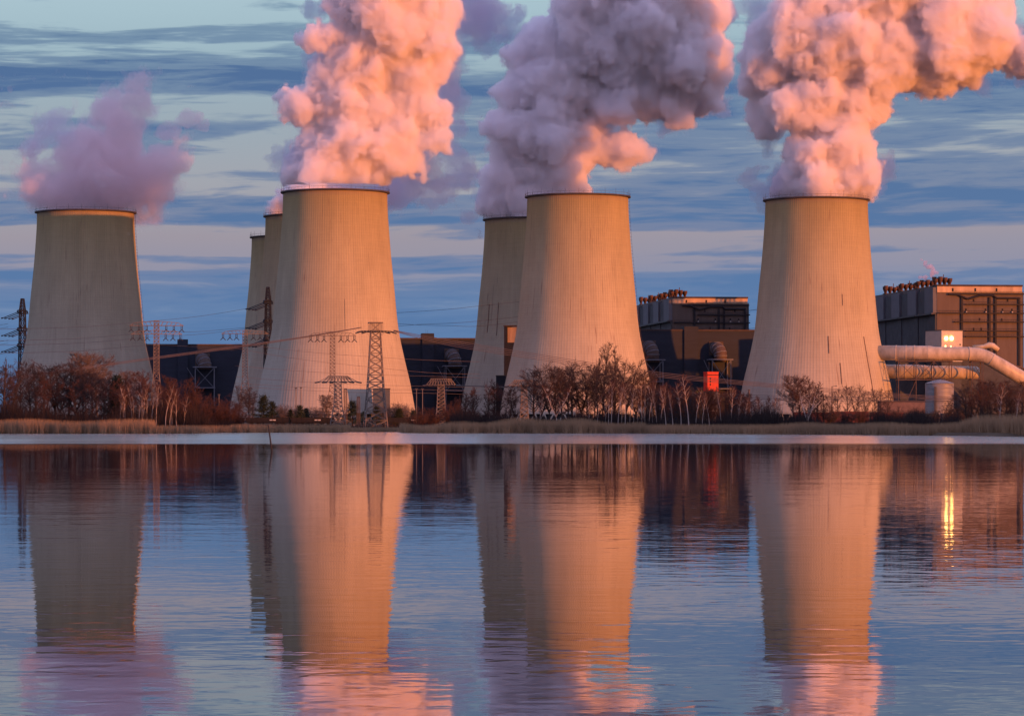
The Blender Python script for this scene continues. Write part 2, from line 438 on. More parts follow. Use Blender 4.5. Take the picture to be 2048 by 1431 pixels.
# ------------------------------------------------------------------ cooling towers
TOP = 120.3
BASE = 2.2
PROF = [(0.0, 1.575), (0.06, 1.532), (0.171, 1.443), (0.29, 1.319), (0.41, 1.213), (0.61, 1.124), (0.729, 1.07), (0.849, 1.028), (0.93, 1.006), (1.0, 1.0)]
def prof(h):
    """radius over the top radius at height fraction h (smooth)"""
    ks = [p[0] for p in PROF]; vs = [p[1] for p in PROF]
    i = max(0, min(len(ks) - 2, next((j for j in range(len(ks) - 1) if h <= ks[j + 1]), len(ks) - 2)))
    def slope(j):
        if j == 0: return (vs[1] - vs[0]) / (ks[1] - ks[0])
        if j == len(ks) - 1: return 0.0
        return (vs[j + 1] - vs[j - 1]) / (ks[j + 1] - ks[j - 1])
    w = ks[i + 1] - ks[i]; u = (h - ks[i]) / w
    h00 = 2 * u ** 3 - 3 * u ** 2 + 1; h10 = u ** 3 - 2 * u ** 2 + u; h01 = -2 * u ** 3 + 3 * u ** 2; h11 = u ** 3 - u ** 2
    return h00 * vs[i] + h10 * w * slope(i) + h01 * vs[i + 1] + h11 * w * slope(i + 1)

H = TOP - BASE
def make_shell():
    nseg, nrib = 720, 144
    zs = list(np.linspace(4.5, H, 61))
    an = np.arange(nseg) * 2 * np.pi / nseg
    ph = (np.arange(nseg) % (nseg // nrib)) / (nseg // nrib)
    rib = np.where(ph < 0.2, 1.0, 0.0) * 0.11
    rows = []
    for zz in zs:
        r = 26.7 * prof(zz / H) + rib
        rows.append(np.stack([r * np.cos(an), r * np.sin(an), np.full(nseg, zz)], 1))
    for zz in reversed(zs[-8:]):                                        # inner face of the mouth
        r = np.full(nseg, 26.7 * prof(zz / H) - 0.5)
        rows.append(np.stack([r * np.cos(an), r * np.sin(an), np.full(nseg, zz)], 1))
    v = np.concatenate(rows)
    f = []
    k = np.arange(nseg); k2 = (k + 1) % nseg
    for i in range(len(rows) - 1):
        f.append(np.stack([i * nseg + k, i * nseg + k2, (i + 1) * nseg + k2, (i + 1) * nseg + k], 1))
    return v, np.concatenate(f)
shell_v, shell_f = make_shell()

tower_src = thing('cooling_tower', 'x', 'cooling tower', group='concrete cooling towers')
mesh_np('shell', shell_v, shell_f, M_CONC, tower_src)
rb = MB()
rb.lathe([(26.5, H - 1.1), (28.1, H - 0.75), (28.1, H - 0.1), (26.5, H + 0.05)], 144)
rim = rb.build('rim_walkway', M_RIM, tower_src)
rr = MB()
for k in range(72):
    a = 2 * math.pi * k / 72
    rr.bar((27.9 * math.cos(a), 27.9 * math.sin(a), H - 0.1), (27.9 * math.cos(a), 27.9 * math.sin(a), H + 1.1), 0.035)
rr.lathe([(27.88, H + 1.06), (27.95, H + 1.06), (27.95, H + 1.14), (27.88, H + 1.14), (27.88, H + 1.06)], 144)
for k in range(24):
    a = 2 * math.pi * k / 24
    rr.bar((27.6 * math.cos(a), 27.6 * math.sin(a), H - 0.1), (27.6 * math.cos(a), 27.6 * math.sin(a), H + 3.0), 0.06)
rr.build('railing', M_RIM, rim)
cb = MB()
for k in range(48):
    a0 = 2 * math.pi * k / 48; a1 = 2 * math.pi * (k + 0.5) / 48; a2 = 2 * math.pi * (k + 1) / 48
    r1 = 26.7 * prof(4.5 / H) - 0.3; r0 = r1 + 1.4
    for s_ in (a0, a2):
        cb.bar((r0 * math.cos(s_), r0 * math.sin(s_), -0.5), (r1 * math.cos(a1), r1 * math.sin(a1), 4.8), 0.38, 6)
cb.build('inlet_columns', M_CONC, tower_src)
ld = MB()
for i in range(60):
    z0 = 8 + i * (H - 9) / 60; z1 = 8 + (i + 1) * (H - 9) / 60
    for s_ in (-0.012, 0.012):
        q0 = 26.7 * prof(z0 / H) + 0.75; q1 = 26.7 * prof(z1 / H) + 0.75
        ld.bar((q0 * math.cos(s_), q0 * math.sin(s_), z0), (q1 * math.cos(s_), q1 * math.sin(s_), z1), 0.05)
    ld.bar((q0 - 0.9, 0, z0), (q0 + 0.15, 0, z0), 0.09)
ld.build('ladder', M_RIM, tower_src)
tb = MB(); tb.lathe([(26.7 * prof(4.5 / H) + 1.6, -0.6), (26.7 * prof(4.5 / H) + 1.6, 1.3), (26.7 * prof(4.5 / H) - 3, 1.35), (26.7 * prof(4.5 / H) - 3, 5.2), (20, 5.3)], 96)
tb.build('basin', M_BOILD, tower_src)

TOWERS = [  # name of place, px centre, D, radius factor, label
    ('t1', 171.5, 1767, 1.01, 'grey cooling tower far left, whole in shadow but for a lit band under its rim'),
    ('t2', 670.5, 1614, 0.995, 'sunlit orange cooling tower with lattice pylons standing before it, tallest in the picture'),
    ('t3', 1155.5, 1645, 0.985, 'sunlit orange cooling tower with no steam of its own, leafless trees at its foot'),
    ('t4', 1633.0, 1670, 1.01, 'sunlit orange cooling tower with pale flue pipes running into its right side'),
    ('t2b', 625.0, 1801, 1.0, 'shaded cooling tower half hidden, middle of the three overlapping towers, small steam puff'),
    ('t2c', 588.0, 2004, 1.0, 'farthest and lowest cooling tower, a grey sliver with no steam at the back'),
    ('t3b', 1062.0, 1830, 1.0, 'grey cooling tower half hidden behind the steamless one, big purple plume above'),
]
TPOS = {}
for i, (key, px, d, k, lab) in enumerate(TOWERS):
    o = tower_src if i == 0 else copy_tree(tower_src)
    o['label'] = lab
    o.location = (PX(px, d), d, BASE); o.scale = (k, k, 1)
    o.rotation_euler.z = R([3, 95, 0, 100, 110, 120, 80][i])
    TPOS[key] = (PX(px, d), d)
    for phi, z0_, z1_, w_ in {'t4': ((41.8, 13, 45, 0.32), (5, 36, 45, 0.4), (14, 20, 31, 0.3), (20, 61, 67, 0.25)), 't3b': ((-52, 52, 68, 0.35), (-38, 50, 69, 0.35)), 't2': ((12, 47, 62, 0.12),)}.get(key, ()):
        an_ = R(phi - 90) - o.rotation_euler.z
        dm = MB()
        zq = [z0_ + (z1_ - z0_) * i_ / 8 for i_ in range(9)]
        dm.tube([((26.7 * prof(z_ / H) + 0.18) * math.cos(an_), (26.7 * prof(z_ / H) + 0.18) * math.sin(an_), z_) for z_ in zq], w_ * 0.6, 6)
        dm.build('stain_streak', M_RUST, o)  # thin tube modelling a dark stain streak on the shell

# ------------------------------------------------------------------ steam
def lattice_noise(shape, cell, rng):
    """smooth random field on a grid, features about `cell` voxels wide"""
    g = rng.random([int(s / cell) + 3 for s in shape]).astype(np.float32) * 2 - 1
    for ax in range(3):
        n = shape[ax]
        q = np.arange(n, dtype=np.float32) / cell + rng.random()
        q = np.minimum(q, g.shape[ax] - 1.001)
        i = q.astype(int); u = q - i; u = u * u * (3 - 2 * u)
        sh = [1, 1, 1]; sh[ax] = n; u = u.reshape(sh)
        g = np.take(g, i, ax) * (1 - u) + np.take(g, i + 1, ax) * u
    return g

def puff(blobs, d, seed, shells, vox=0.8, kids=9, grand=22, rough=1.0, rim_z=None, ragged=0.0, warp=1.0, soft=1, blend=1.8):
    """closed billowing surfaces around a list of (px, py, radius px, depth offset m); one surface per (offset, tear) shell"""
    rng = np.random.default_rng(seed)
    k = d / F
    par, C = [], []
    for bl in blobs:
        px, py, r = bl[:3]
        dz = bl[3] if len(bl) > 3 else rng.uniform(-0.35, 0.35) * r * k
        dd = d + dz
        c = np.array([(px - CX) / F * dd, dd, EYE + (HY - py) / F * dd]); rr = r * k
        par.append((c, rr * 0.90))
        for _ in range(int(kids)):                                  # big swells, then many small ones
            v = rng.normal(size=3); v /= np.linalg.norm(v)
            r2 = rr * rng.uniform(0.3, 0.58); c2 = c + v * (rr * 0.98 - r2 * 0.66)
            C.append((c2, r2))
            for _ in range(int(grand)):
                w = rng.normal(size=3); w /= np.linalg.norm(w)
                if np.dot(w, v) < 0.0: continue
                r3 = r2 * rng.uniform(0.12, 0.42)
                C.append((c2 + w * (r2 - r3 * 0.5), r3))
    lo = np.min([c - r for c, r in par + C], 0) - 8; hi = np.max([c + r for c, r in par + C], 0) + 8
    shape = tuple(int(s) + 1 for s in (hi - lo) / vox)
    def local(c, r, mg):
        a = np.maximum(((c - r - mg - lo) / vox).astype(int), 0); b_ = np.minimum(((c + r + mg - lo) / vox).astype(int) + 1, shape)
        gx, gy, gz = (lo[i] + np.arange(a[i], b_[i], dtype=np.float32) * vox - c[i] for i in range(3))
        q = np.sqrt((gx * gx)[:, None, None] + (gy * gy)[None, :, None] + (gz * gz)[None, None, :]) - r
        return tuple(slice(a[i], b_[i]) for i in range(3)), q.astype(np.float32)
    E = np.full(shape, 1e-6, np.float32)
    for c, r in par:                                                # parents melt into each other
        kk = min(blend, r * 0.4); sl_, q = local(c, r, 14)
        E[sl_] += np.exp(np.clip(-q / kk, -13, 20))
    D = np.minimum(-min(blend, 3.5) * np.log(E), 9.0)
    del E
    for c, r in C:
        sl_, q = local(c, r, 6)
        np.minimum(D[sl_], q, out=D[sl_])
    # turbulence: look the field up at displaced places, then round the creases a little
    wv = [warp * (lattice_noise(shape, 22 / vox, rng) * 3.4 + lattice_noise(shape, 9 / vox, rng) * 2.0) / vox for _ in range(3)]
    ii = [np.clip(np.arange(shape[a_], dtype=np.float32).reshape([-1 if q_ == a_ else 1 for q_ in range(3)]) + wv[a_], 0, shape[a_] - 1.001) for a_ in range(3)]
    i0 = [q_.astype(np.int32) for q_ in ii]; fr_ = [q_ - z_ for q_, z_ in zip(ii, i0)]
    W_ = np.zeros(shape, np.float32)
    for ox in (0, 1):
        for oy in (0, 1):
            for oz in (0, 1):
                W_ += D[i0[0] + ox, i0[1] + oy, i0[2] + oz] * (fr_[0] if ox else 1 - fr_[0]) * (fr_[1] if oy else 1 - fr_[1]) * (fr_[2] if oz else 1 - fr_[2])
    D = W_
    for _ in range(soft):
        for ax in range(3):
            D = 0.5 * D + 0.25 * (np.roll(D, 1, ax) + np.roll(D, -1, ax))
    n1 = lattice_noise(shape, 12 / vox, rng); n2 = lattice_noise(shape, 6 / vox, rng); n3 = lattice_noise(shape, 3 / vox, rng); n4 = lattice_noise(shape, 1.7 / vox, rng)
    D -= rough * (2.2 * np.abs(n1) + 2.6 * np.abs(n2) + 2.4 * np.abs(n3) + 1.5 * np.abs(n4) - 2.7)
    if ragged:
        D += ragged * (1.6 * lattice_noise(shape, 16 / vox, rng) + 1.3 * lattice_noise(shape, 8 / vox, rng) + 0.9 * lattice_noise(shape, 4 / vox, rng) + 0.3)
    tear = 1.5 * lattice_noise(shape, 7 / vox, rng) + 1.2 * lattice_noise(shape, 3.6 / vox, rng) + 0.9 * lattice_noise(shape, 1.9 / vox, rng)
    zz = (lo[2] + np.arange(shape[2]) * vox)[None, None, :].astype(np.float32)
    res = []
    for off, tr_ in shells:
        G = D - off + tr_ * tear
        if rim_z is not None: G = np.maximum(G, rim_z - zz)
        G[[0, -1]] = 5; G[:, [0, -1]] = 5; G[:, :, [0, -1]] = 5
        grid = openvdb.FloatGrid(background=8.0); grid.copyFromArray(G.astype(np.float32))
        v, tr, qd = grid.convertToPolygons(0.0)
        f = np.concatenate([qd[:, [0, 1, 2]], qd[:, [0, 2, 3]]] + ([tr] if len(tr) else []))
        res.append((v * vox + lo, f))
    return res

def plume(name, label, key, layers, group='steam plumes over the cooling towers'):
    x, y = TPOS[key] if isinstance(key, str) else key
    root = thing(name, label, 'steam plume', (x, y, TOP), 0, group)
    for (part, mat, blobs, kw) in layers:
        if not isinstance(mat, list): mat = [(part, mat, 0.0, 0.0)]
        for (v, f), (pn, mt, _, _) in zip(puff(blobs, kw.pop('d', y), shells=[(o_, t_) for _, _, o_, t_ in mat], **kw), mat):
            mesh_np(pn, v - np.array([x, y, TOP]), f, mt, root, True)
    return root

RZ = TOP - 2.0
P2 = [(600, 350, 40, 14), (650, 350, 44, 16), (700, 350, 44, 16), (742, 356, 34, 14), (830, 150, 46), (835, 185, 40), (600, 352, 42), (650, 345, 58), (700, 348, 58), (735, 360, 38), (580, 350, 28), (625, 300, 48), (690, 300, 55), (750, 300, 60), (790, 325, 36),
      (600, 215, 46), (585, 200, 28), (680, 165, 66), (700, 225, 70), (760, 220, 72), (830, 215, 55), (872, 222, 32), (785, 275, 50), (690, 120, 38),
      (740, 105, 75), (800, 60, 88), (720, 60, 58), (645, 72, 32), (612, 80, 20), (860, 55, 55), (882, 100, 34), (760, 0, 88), (695, 5, 46), (840, 0, 80),
      (800, -60, 105), (880, -40, 48), (878, 145, 34), (866, 280, 28), (880, 300, 16), (838, 325, 22), (850, 352, 14), (815, 300, 36), (905, 20, 22)]
P2V = [(590, 330, 42, 10), (560, 320, 22, 14), (558, 345, 18, 12), (650, 110, 40, 15), (640, 20, 30, 12), (840, 340, 45, 15), (870, 360, 30, 14), (900, 170, 34, 16)]
plume('steam_plume', 'dense pink and orange steam billowing up from the tower with pylons before it', 't2', [
    ('billow', DENSE, P2, dict(seed=21, rim_z=TOP + 3.7)),
    ('veil', M_VEIL, P2V, dict(seed=22, ragged=1.6, kids=9, grand=3))])

P4 = [(1585, 378, 42), (1640, 370, 58), (1700, 362, 54), (1738, 352, 40), (1620, 312, 58), (1690, 300, 60), (1650, 262, 62), (1705, 265, 50), (1725, 318, 36),
      (1590, 212, 56), (1650, 190, 68), (1710, 205, 62), (1742, 215, 42), (1560, 205, 40), (1620, 165, 48), (1515, 170, 44, 22), (1525, 220, 40, 24), (1535, 255, 34, 22),
      (1500, 150, 28, 24), (1545, 130, 58, 14), (1560, 90, 60, 10), (1600, 60, 80), (1680, 80, 90), (1760, 110, 78), (1830, 120, 70), (1800, 60, 100), (1880, 70, 98), (1950, 60, 85),
      (1985, 85, 55), (1930, 118, 56), (1700, 0, 90), (1620, 0, 66), (1790, -20, 100), (1900, -20, 100), (1970, -20, 60), (1860, 160, 42), (2035, 118, 40), (2070, 100, 46),
      (2110, 100, 50), (1820, 158, 45)]
P4V = [(1500, 350, 26, 8), (1488, 362, 18, 8), (1535, 395, 34, 4), (1525, 430, 14, 4), (1560, 370, 36, 10), (1760, 340, 30, 6), (1775, 300, 14, 8), (1535, 300, 26, 14), (2030, 60, 22, 20), (2015, 40, 16, 20),
       (1525, 30, 34, 30), (1500, 10, 26, 30), (1545, 60, 26, 28), (2045, 150, 24, 10), (1960, 160, 24, 8), (1925, 165, 20, 8)]
plume('steam_plume', 'dense orange steam column bending off to the right above the tower with flue pipes', 't4', [
    ('billow', DENSE, P4, dict(seed=41, rim_z=RZ)),
    ('veil', M_VEIL, P4V, dict(seed=42, ragged=1.6, kids=9, grand=3))])

P3 = [(1005, 408, 38), (1055, 400, 56), (1105, 385, 56), (1135, 372, 40), (1010, 372, 42), (1060, 342, 60), (1125, 330, 52), (1030, 272, 62), (1100, 262, 74), (1160, 275, 56), (1000, 305, 36),
      (1175, 290, 36), (992, 350, 30), (1042, 195, 54), (1110, 172, 74), (1190, 190, 70), (1235, 205, 52), (1055, 112, 46), (1100, 100, 68), (1180, 90, 88), (1030, 112, 28), (1180, 10, 78),
      (1270, 60, 108), (1345, 100, 105), (1395, 130, 66), (1300, 0, 108), (1385, 30, 70), (1415, 185, 40), (1350, 195, 56), (1290, 185, 58), (1435, 150, 26), (1360, 235, 28), (1445, 218, 14),
      (1240, -40, 100), (1370, -50, 70), (1150, 42, 40), (1250, 300, 38), (1222, 302, 28), (1280, 298, 22), (1250, 325, 20), (1198, 308, 26)]
P3V = [(1430, 40, 34, 10), (1450, 120, 24, 10), (1440, 210, 26, 8), (1330, 230, 34, 8), (975, 390, 22, 6), (985, 430, 18, 6), (1390, 215, 34, 8), (1220, 250, 40, 10)]
plume('steam_plume', 'huge purple shaded steam mass behind the steamless tower, red only along its lower edge', 't3b', [
    ('billow', [('billow', M_MAUVE, -0.4, 0.12)] + DENSE[1:], P3, dict(seed=31, rim_z=RZ)),
    ('veil', M_VEIL, P3V, dict(seed=32, ragged=1.6, kids=9, grand=3))])

P1 = [(100, 382, 46), (150, 372, 56), (210, 362, 70), (258, 372, 60), (305, 372, 52), (325, 340, 40), (75, 350, 40), (62, 312, 26), (48, 332, 20), (95, 415, 26), (300, 405, 28),
      (200, 312, 56), (250, 292, 52), (150, 312, 42), (240, 250, 42), (215, 232, 32), (270, 260, 32), (270, 212, 32), (282, 182, 22), (300, 160, 15), (225, 202, 22), (345, 310, 22)]
P1 = [(a, b, c * 1.1) for a, b, c in P1]
P1B = [(60, 300, 22), (120, 262, 18), (340, 262, 16), (90, 258, 19), (115, 237, 16), (132, 225, 11), (380, 236, 15), (403, 250, 9), (352, 252, 12)]
plume('steam_plume', 'thin violet cloud of steam spreading over the shadowed tower at far left', 't1', [
    ('cloud', [('cloud', M_CLOUD, 0.0, 1.2), ('fringe', M_TORN, 2.4, 2.4)], P1, dict(seed=11, ragged=2.8, kids=10, grand=4, blend=2.0)),
    ('shreds', M_WISP, [(a, b, c * 1.35) for a, b, c in P1B], dict(seed=12, ragged=1.8, kids=7, grand=3))])

P2B = [(553, 402, 20), (552, 420, 16), (575, 400, 30), (620, 395, 50), (660, 395, 40)]
P2BV = [(905, 300, 34), (920, 350, 40), (885, 385, 32), (940, 430, 24), (905, 250, 30), (955, 35, 60), (1010, 48, 44), (940, 5, 56), (1030, 25, 24), (985, 90, 20), (960, 470, 16), (850, 400, 30), (900, 200, 34), (700, 380, 60), (780, 380, 60), (900, 120, 40)]
plume('steam_plume', 'dark torn steam drifting between the orange plume and the purple one', 't2b', [
    ('billow', DENSE, P2B, dict(seed=25, rim_z=RZ)),
    ('veil', M_VEIL, P2BV, dict(seed=26, ragged=1.8, kids=10, grand=3))])

# a small puff from the boiler roof valves
VW = [(1880, 553, 3), (1874, 545, 5), (1866, 538, 6), (1857, 531, 7), (1848, 524, 7), (1840, 517, 6), (1862, 548, 8), (1850, 552, 8), (1838, 552, 6)]
plume('steam_wisp', 'tiny purple wisp of steam drifting from the boiler house roof at right', (PX(1870, 1740), 1740), [
    ('shreds', M_PUFF, VW, dict(d=1740, blend=0.6, seed=51, vox=0.45, ragged=0.5, rough=0.35, warp=0.3, soft=0, kids=6, grand=0))], 'thin wisps from the boiler roofs')

# ------------------------------------------------------------------ power station buildings
YAW = R(7)
def facade_x(px, px0, d0, yaw):
    """distance along a facade starting at (px0, d0) turned by yaw, where photo column px falls"""
    tx = (px - CX) / F; x0 = PX(px0, d0)
    return (tx * d0 - x0) / (math.cos(yaw) - tx * math.sin(yaw))

def turbine_hall(label, px0, px1, ytop, d0, pent, ducts, depth=34, ypent=12):
    x0 = PX(px0, d0); z1 = PZ(ytop, d0)
    root = thing('turbine_hall', label, 'industrial hall', (x0, d0, BASE - 0.5), YAW, 'dark turbine halls behind the towers')
    L = facade_x(px1, px0, d0, YAW); hh = z1 - BASE + 0.5
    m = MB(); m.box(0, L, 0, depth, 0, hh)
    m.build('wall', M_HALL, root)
    m = MB(); m.box(-0.25, L + 0.25, -0.25, depth + 0.25, hh + 0.003, hh + 0.9)
    m.build('roof_edge', M_HALLT, root)
    if pent:
        a, b = facade_x(pent[0], px0, d0, YAW), facade_x(pent[1], px0, d0, YAW)
        m = MB(); m.box(a, b, -1.2, 9, 0, hh + ypent * d0 / F)
        pb = m.build('stair_shaft', M_HALL, root)
        for q in (0.35, 0.5):
            m = MB(); m.bar((a + (b - a) * q, 2, hh + ypent * d0 / F), (a + (b - a) * q, 2, hh + ypent * d0 / F + 2.2), 0.06); m.build('antenna', M_DARK, pb)
    for px, ya, yb, yc in ducts:                                   # elbow top, frame top, frame bottom rows
        c = facade_x(px, px0, d0, YAW); r = 13.0 * d0 / F
        za = PZ(ya, d0) - BASE + 0.5; zb = PZ(yb, d0) - BASE + 0.5; zc = PZ(yc, d0) - BASE + 0.5
        zc0 = za - r
        fl = MB(); fl.box(c - r * 1.12, c + r * 1.12, -0.6, -0.003, zc0 - r * 1.05, zc0 + r * 1.05)
        du = MB()
        path = [(c, -0.6, zc0), (c, -2.5, zc0)] + [(c + 0.35 * r * math.sin(a) ** 2, -2.5 - r * 1.15 * math.sin(a), zc0 - r * 1.15 * (1 - math.cos(a))) for a in [R(q) for q in (12, 24, 36, 48, 60, 72, 84, 90)]] + [(c + 0.35 * r, -2.5 - r * 1.15, zb - 1.0)]
        du.tube(path, r, 28)
        dob = du.build('air_duct', M_DUCT, root, True)
        fl.build('flange', M_DUCT, dob)
        for i in range(1, len(path), 2):
            rgm = MB()
            p0 = Vector(path[i]); dr = (Vector(path[min(i + 1, len(path) - 1)]) - Vector(path[i - 1])).normalized()
            rgm.tube([p0 - dr * 0.2, p0 + dr * 0.2], r * 1.05, 28)
            rgm.build('band', M_FRAME, dob)
        fr = MB(); hw = r * 1.45; yf, yk = -2.5 - r * 2.3, -1.0
        for xx in (c - hw + 0.3 * r, c + hw + 0.3 * r):
            for yy in (yf, yk): fr.bar((xx, yy, 0), (xx, yy, zb), 0.34)
        fr.box(c - hw * 1.25 + 0.3 * r, c + hw * 1.25 + 0.3 * r, yf - 0.5, yk, zb, zb + 0.7)
        fr.box(c - hw * 1.1 + 0.3 * r, c + hw * 1.1 + 0.3 * r, yf - 0.3, yk, zc, zc + 0.6)
        for (u, v) in ((-1, 1), (1, -1)):
            fr.bar((c + u * hw + 0.3 * r, yf, zc), (c + v * hw + 0.3 * r, yf, zb), 0.2)
        fr.bar((c - hw * 1.9 + 0.3 * r, yf, zb), (c - hw + 0.3 * r, yf, zc + (zb - zc) * 0.35), 0.2)
        fr.build('support_frame', M_FRAME, root)
    return root

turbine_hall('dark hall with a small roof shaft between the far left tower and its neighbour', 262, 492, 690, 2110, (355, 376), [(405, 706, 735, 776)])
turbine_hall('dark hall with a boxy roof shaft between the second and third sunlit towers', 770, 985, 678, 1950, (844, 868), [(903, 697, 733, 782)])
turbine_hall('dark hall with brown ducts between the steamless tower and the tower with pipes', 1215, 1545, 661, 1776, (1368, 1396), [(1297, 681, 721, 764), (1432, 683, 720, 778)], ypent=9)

def boiler_house(label, px0, d0, ytop, wpx, nblock, yledge, seen_bottom):
    x0 = PX(px0, d0)
    z1 = PZ(ytop, d0) - BASE + 0.5
    root = thing('boiler_house', label, 'boiler house', (x0, d0, BASE - 0.5), YAW, 'boiler houses with vents on the roof')
    L = facade_x(px0 + wpx, px0, d0, YAW)
    zl = PZ(yledge, d0) - BASE + 0.5
    dep = 38.0
    for k in range(nblock):
        y0 = k * dep
        m = MB(); m.box(0, L, y0 + 0.01, y0 + dep - 0.01, 0, z1 - 0.02 * k)
        m.build('boiler_block', M_BOIL, root)
        m = MB(); m.box(-2.2, -0.003, y0 + (0.0 if k else -0.0) + 0.2, y0 + 19, zl, z1 - 1.2)
        m.build('grey_bay', M_BOILG, root)
        m = MB(); m.box(-1.2, -0.004, y0 + 19.2, y0 + dep - 0.2, zl, z1 - 2.2)
        m.build('dark_bay', M_BOILD, root)
        m = MB(); m.box(-3.0, -0.005, y0 + 0.4, y0 + dep - 0.4, zl - 0.9, zl - 0.02)
        m.build('ledge', M_STEEL, root)
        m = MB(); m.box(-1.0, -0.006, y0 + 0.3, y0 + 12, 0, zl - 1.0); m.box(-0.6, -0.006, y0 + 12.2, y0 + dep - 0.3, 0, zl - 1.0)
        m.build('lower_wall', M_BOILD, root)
        # cluster of steam valves on the roof
        vm = MB()
        for (ux, uy) in ((0, 0), (1, 0), (2, 0), (3, 0), (0, 1), (1, 1), (2, 1), (3, 1)):
            cx, cy = 0.6 + ux * 2.7, y0 + 5 + uy * 3.0
            q_ = 1.0 + 0.35 * ((ux * 7 + uy * 3 + k * 5) % 4) / 3; vm.lathe([(0.45, z1), (0.5, z1 + 1.2), (1.25, z1 + 2.4 * q_), (1.28, z1 + 3.6 * q_), (1.15, z1 + 3.6 * q_), (1.0, z1 + 2.6)], 14, (cx, cy))
        vm.box(-0.4, 9.6, y0 + 3.4, y0 + 9.4, z1 + 0.003, z1 + 0.35)
        vo = vm.build('vent_cluster', M_VENT, root)
        st = MB(); st.bar((5.4, y0 + 6.5, z1 + 0.3), (5.4, y0 + 6.5, z1 + 6.2), 0.22, 8); st.build('vent_pipe', M_VENT, vo)
    # front wall dressing
    pz = PZ(ytop + 2, d0) - BASE + 0.5
    m = MB(); m.box(0.0, L, -0.35, -0.003, z1 - 3.9, z1 - 0.7); m.build('top_band', M_SUNLIT, root)  # sunlit top strip of the wall, its brightness put into the colour
    m = MB(); m.box(-0.2, L + 0.3, -0.6, 1.0, z1 - 0.65, z1 + 0.35); m.build('roof_edge', M_HALLT, root)
    for q in (0.175, 0.44, 0.69): 
        m = MB(); m.box(L * q, L * q + 0.8, -0.6, -0.36, z1 - 3.4, z1 - 1.6); m.build('roof_hatch', M_DARK, root)
    for zz, a, b in ((4.6, 0.2, 1.02), (10.4, 0.33, 1.03), (15.2, 0.02, 1.03), (20.0, 0.2, 1.03), (25.0, 0.33, 0.98), (28.0, 0.33, 1.03)):
        if z1 - zz < seen_bottom: continue
        m = MB(); m.box(L * a, L * b, -1.3, -0.42, z1 - zz - 0.45, z1 - zz + 0.25)
        for kx in range(int(L * (b - a) / 3)):
            xx = L * a + kx * 3.0 + 0.2
            m.bar((xx, -1.2, z1 - zz), (xx, -1.2, z1 - zz + 1.2), 0.05)
        m.bar((L * a, -1.2, z1 - zz + 1.2), (L * b, -1.2, z1 - zz + 1.2), 0.12)
        m.build('gallery', M_GRATE, root)
    for q in (0.29, 0.615, 0.685, 0.965):
        m = MB(); m.box(L * q - 0.55, L * q + 0.55, -0.9, -0.40, 0, z1 - 6.5); m.build('riser_duct', M_GRATE, root)
    m = MB(); m.tube([(L * 0.13, -0.9, z1 - 4.9), (L * 0.24, -0.9, z1 - 5.2), (L * 0.34, -0.9, z1 - 7.2), (L * 0.36, -0.9, z1 - 7.6), (L * 0.5, -0.9, z1 - 5.6), (L * 0.66, -0.9, z1 - 5.6), (L * 0.7, -0.9, z1 - 7.0), (L * 0.95, -0.9, z1 - 7.0)], 0.55, 8)
    m.build('roof_drain_pipe', M_GRATE, root)
    for q, zz in ((0.43, 8.2), (0.83, 8.2), (0.34, 13.4), (0.57, 13.4), (0.77, 13.4), (0.88, 13.4), (0.50, 18.6), (0.76, 18.8), (0.43, 24.0), (0.52, 24.0)):
        m = MB(); m.box(L * q - 0.4, L * q + 0.4, -0.2, -0.004, z1 - zz - 0.7, z1 - zz + 0.7)
        wo_ = m.build('window', M_DARK, root)
        if 13 < zz < 14:
            l_ = MB(); l_.lathe([(0.05, z1 - zz - 2.0), (0.45, z1 - zz - 1.7), (0.45, z1 - zz - 0.9), (0.05, z1 - zz - 0.75)], 8, (L * q, -0.75)); l_.build('white_hood', M_WHITE, wo_)
    m = MB(); m.box(L + 0.003, L + 0.9, 0.2, 6, 0, z1 - 3.6); m.build('stair_column', M_STEEL, root)
    return root

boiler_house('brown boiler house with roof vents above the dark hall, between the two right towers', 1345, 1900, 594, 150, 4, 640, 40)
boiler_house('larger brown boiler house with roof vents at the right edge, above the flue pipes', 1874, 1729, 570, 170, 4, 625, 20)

# stair tower and small buildings between the towers
t_ = thing('stair_tower', 'narrow dark tower with an orange lit head squeezed between two cooling towers', 'stair tower', (PX(1008, 1735), 1735, BASE - 0.5), R(-12))
zz = PZ(652, 1735) - BASE + 0.5
m = MB(); m.box(0, 14, 0, 12, 0, zz - 9); m.box(0, 1.8, 0, 12, zz - 9, zz); m.build('shaft', M_SLOT, t_)
m = MB(); m.box(1.82, 14, 1.0, 12, zz - 8.98, zz - 0.6); m.build('head', M_SUNLIT, t_)  # patch of sun on the tower top painted as a paler colour
m = MB(); m.box(-0.3, 14.3, -0.3, 12.3, zz + 0.003, zz + 0.5); m.build('roof', M_HALLT, t_)

def shed(label, px0, px1, ytop, d, mat, yaw=0.0, depth=8, cat='shed', name='shed', roofm=None):
    r_ = thing(name, label, cat, (PX(px0, d), d, BASE - 0.6), yaw)
    w = (px1 - px0) / F * d; h = PZ(ytop, d) - BASE + 0.6
    m = MB(); m.box(0, w, 0, depth, 0, h - 0.5); m.build('wall', mat, r_)
    m = MB(); m.box(-0.2, w + 0.2, -0.2, depth + 0.2, h - 0.497, h); m.build('roof', roofm or M_HALLT, r_)
    m = MB(); m.box(w * 0.3, w * 0.3 + min(2.4, w * .3), -0.06, -0.003, 0.3, min(3.2, h * 0.6)); m.build('door', M_DARK, r_)
    return r_, w, h
shed('tall grey panel building standing at the foot of the tallest sunlit tower', 747, 780, 776, 1563, M_DOOR, R(4))
shed('small dark building in the gap left of the steamless tower', 992, 1011, 750, 1722, M_SLOT, R(-4))
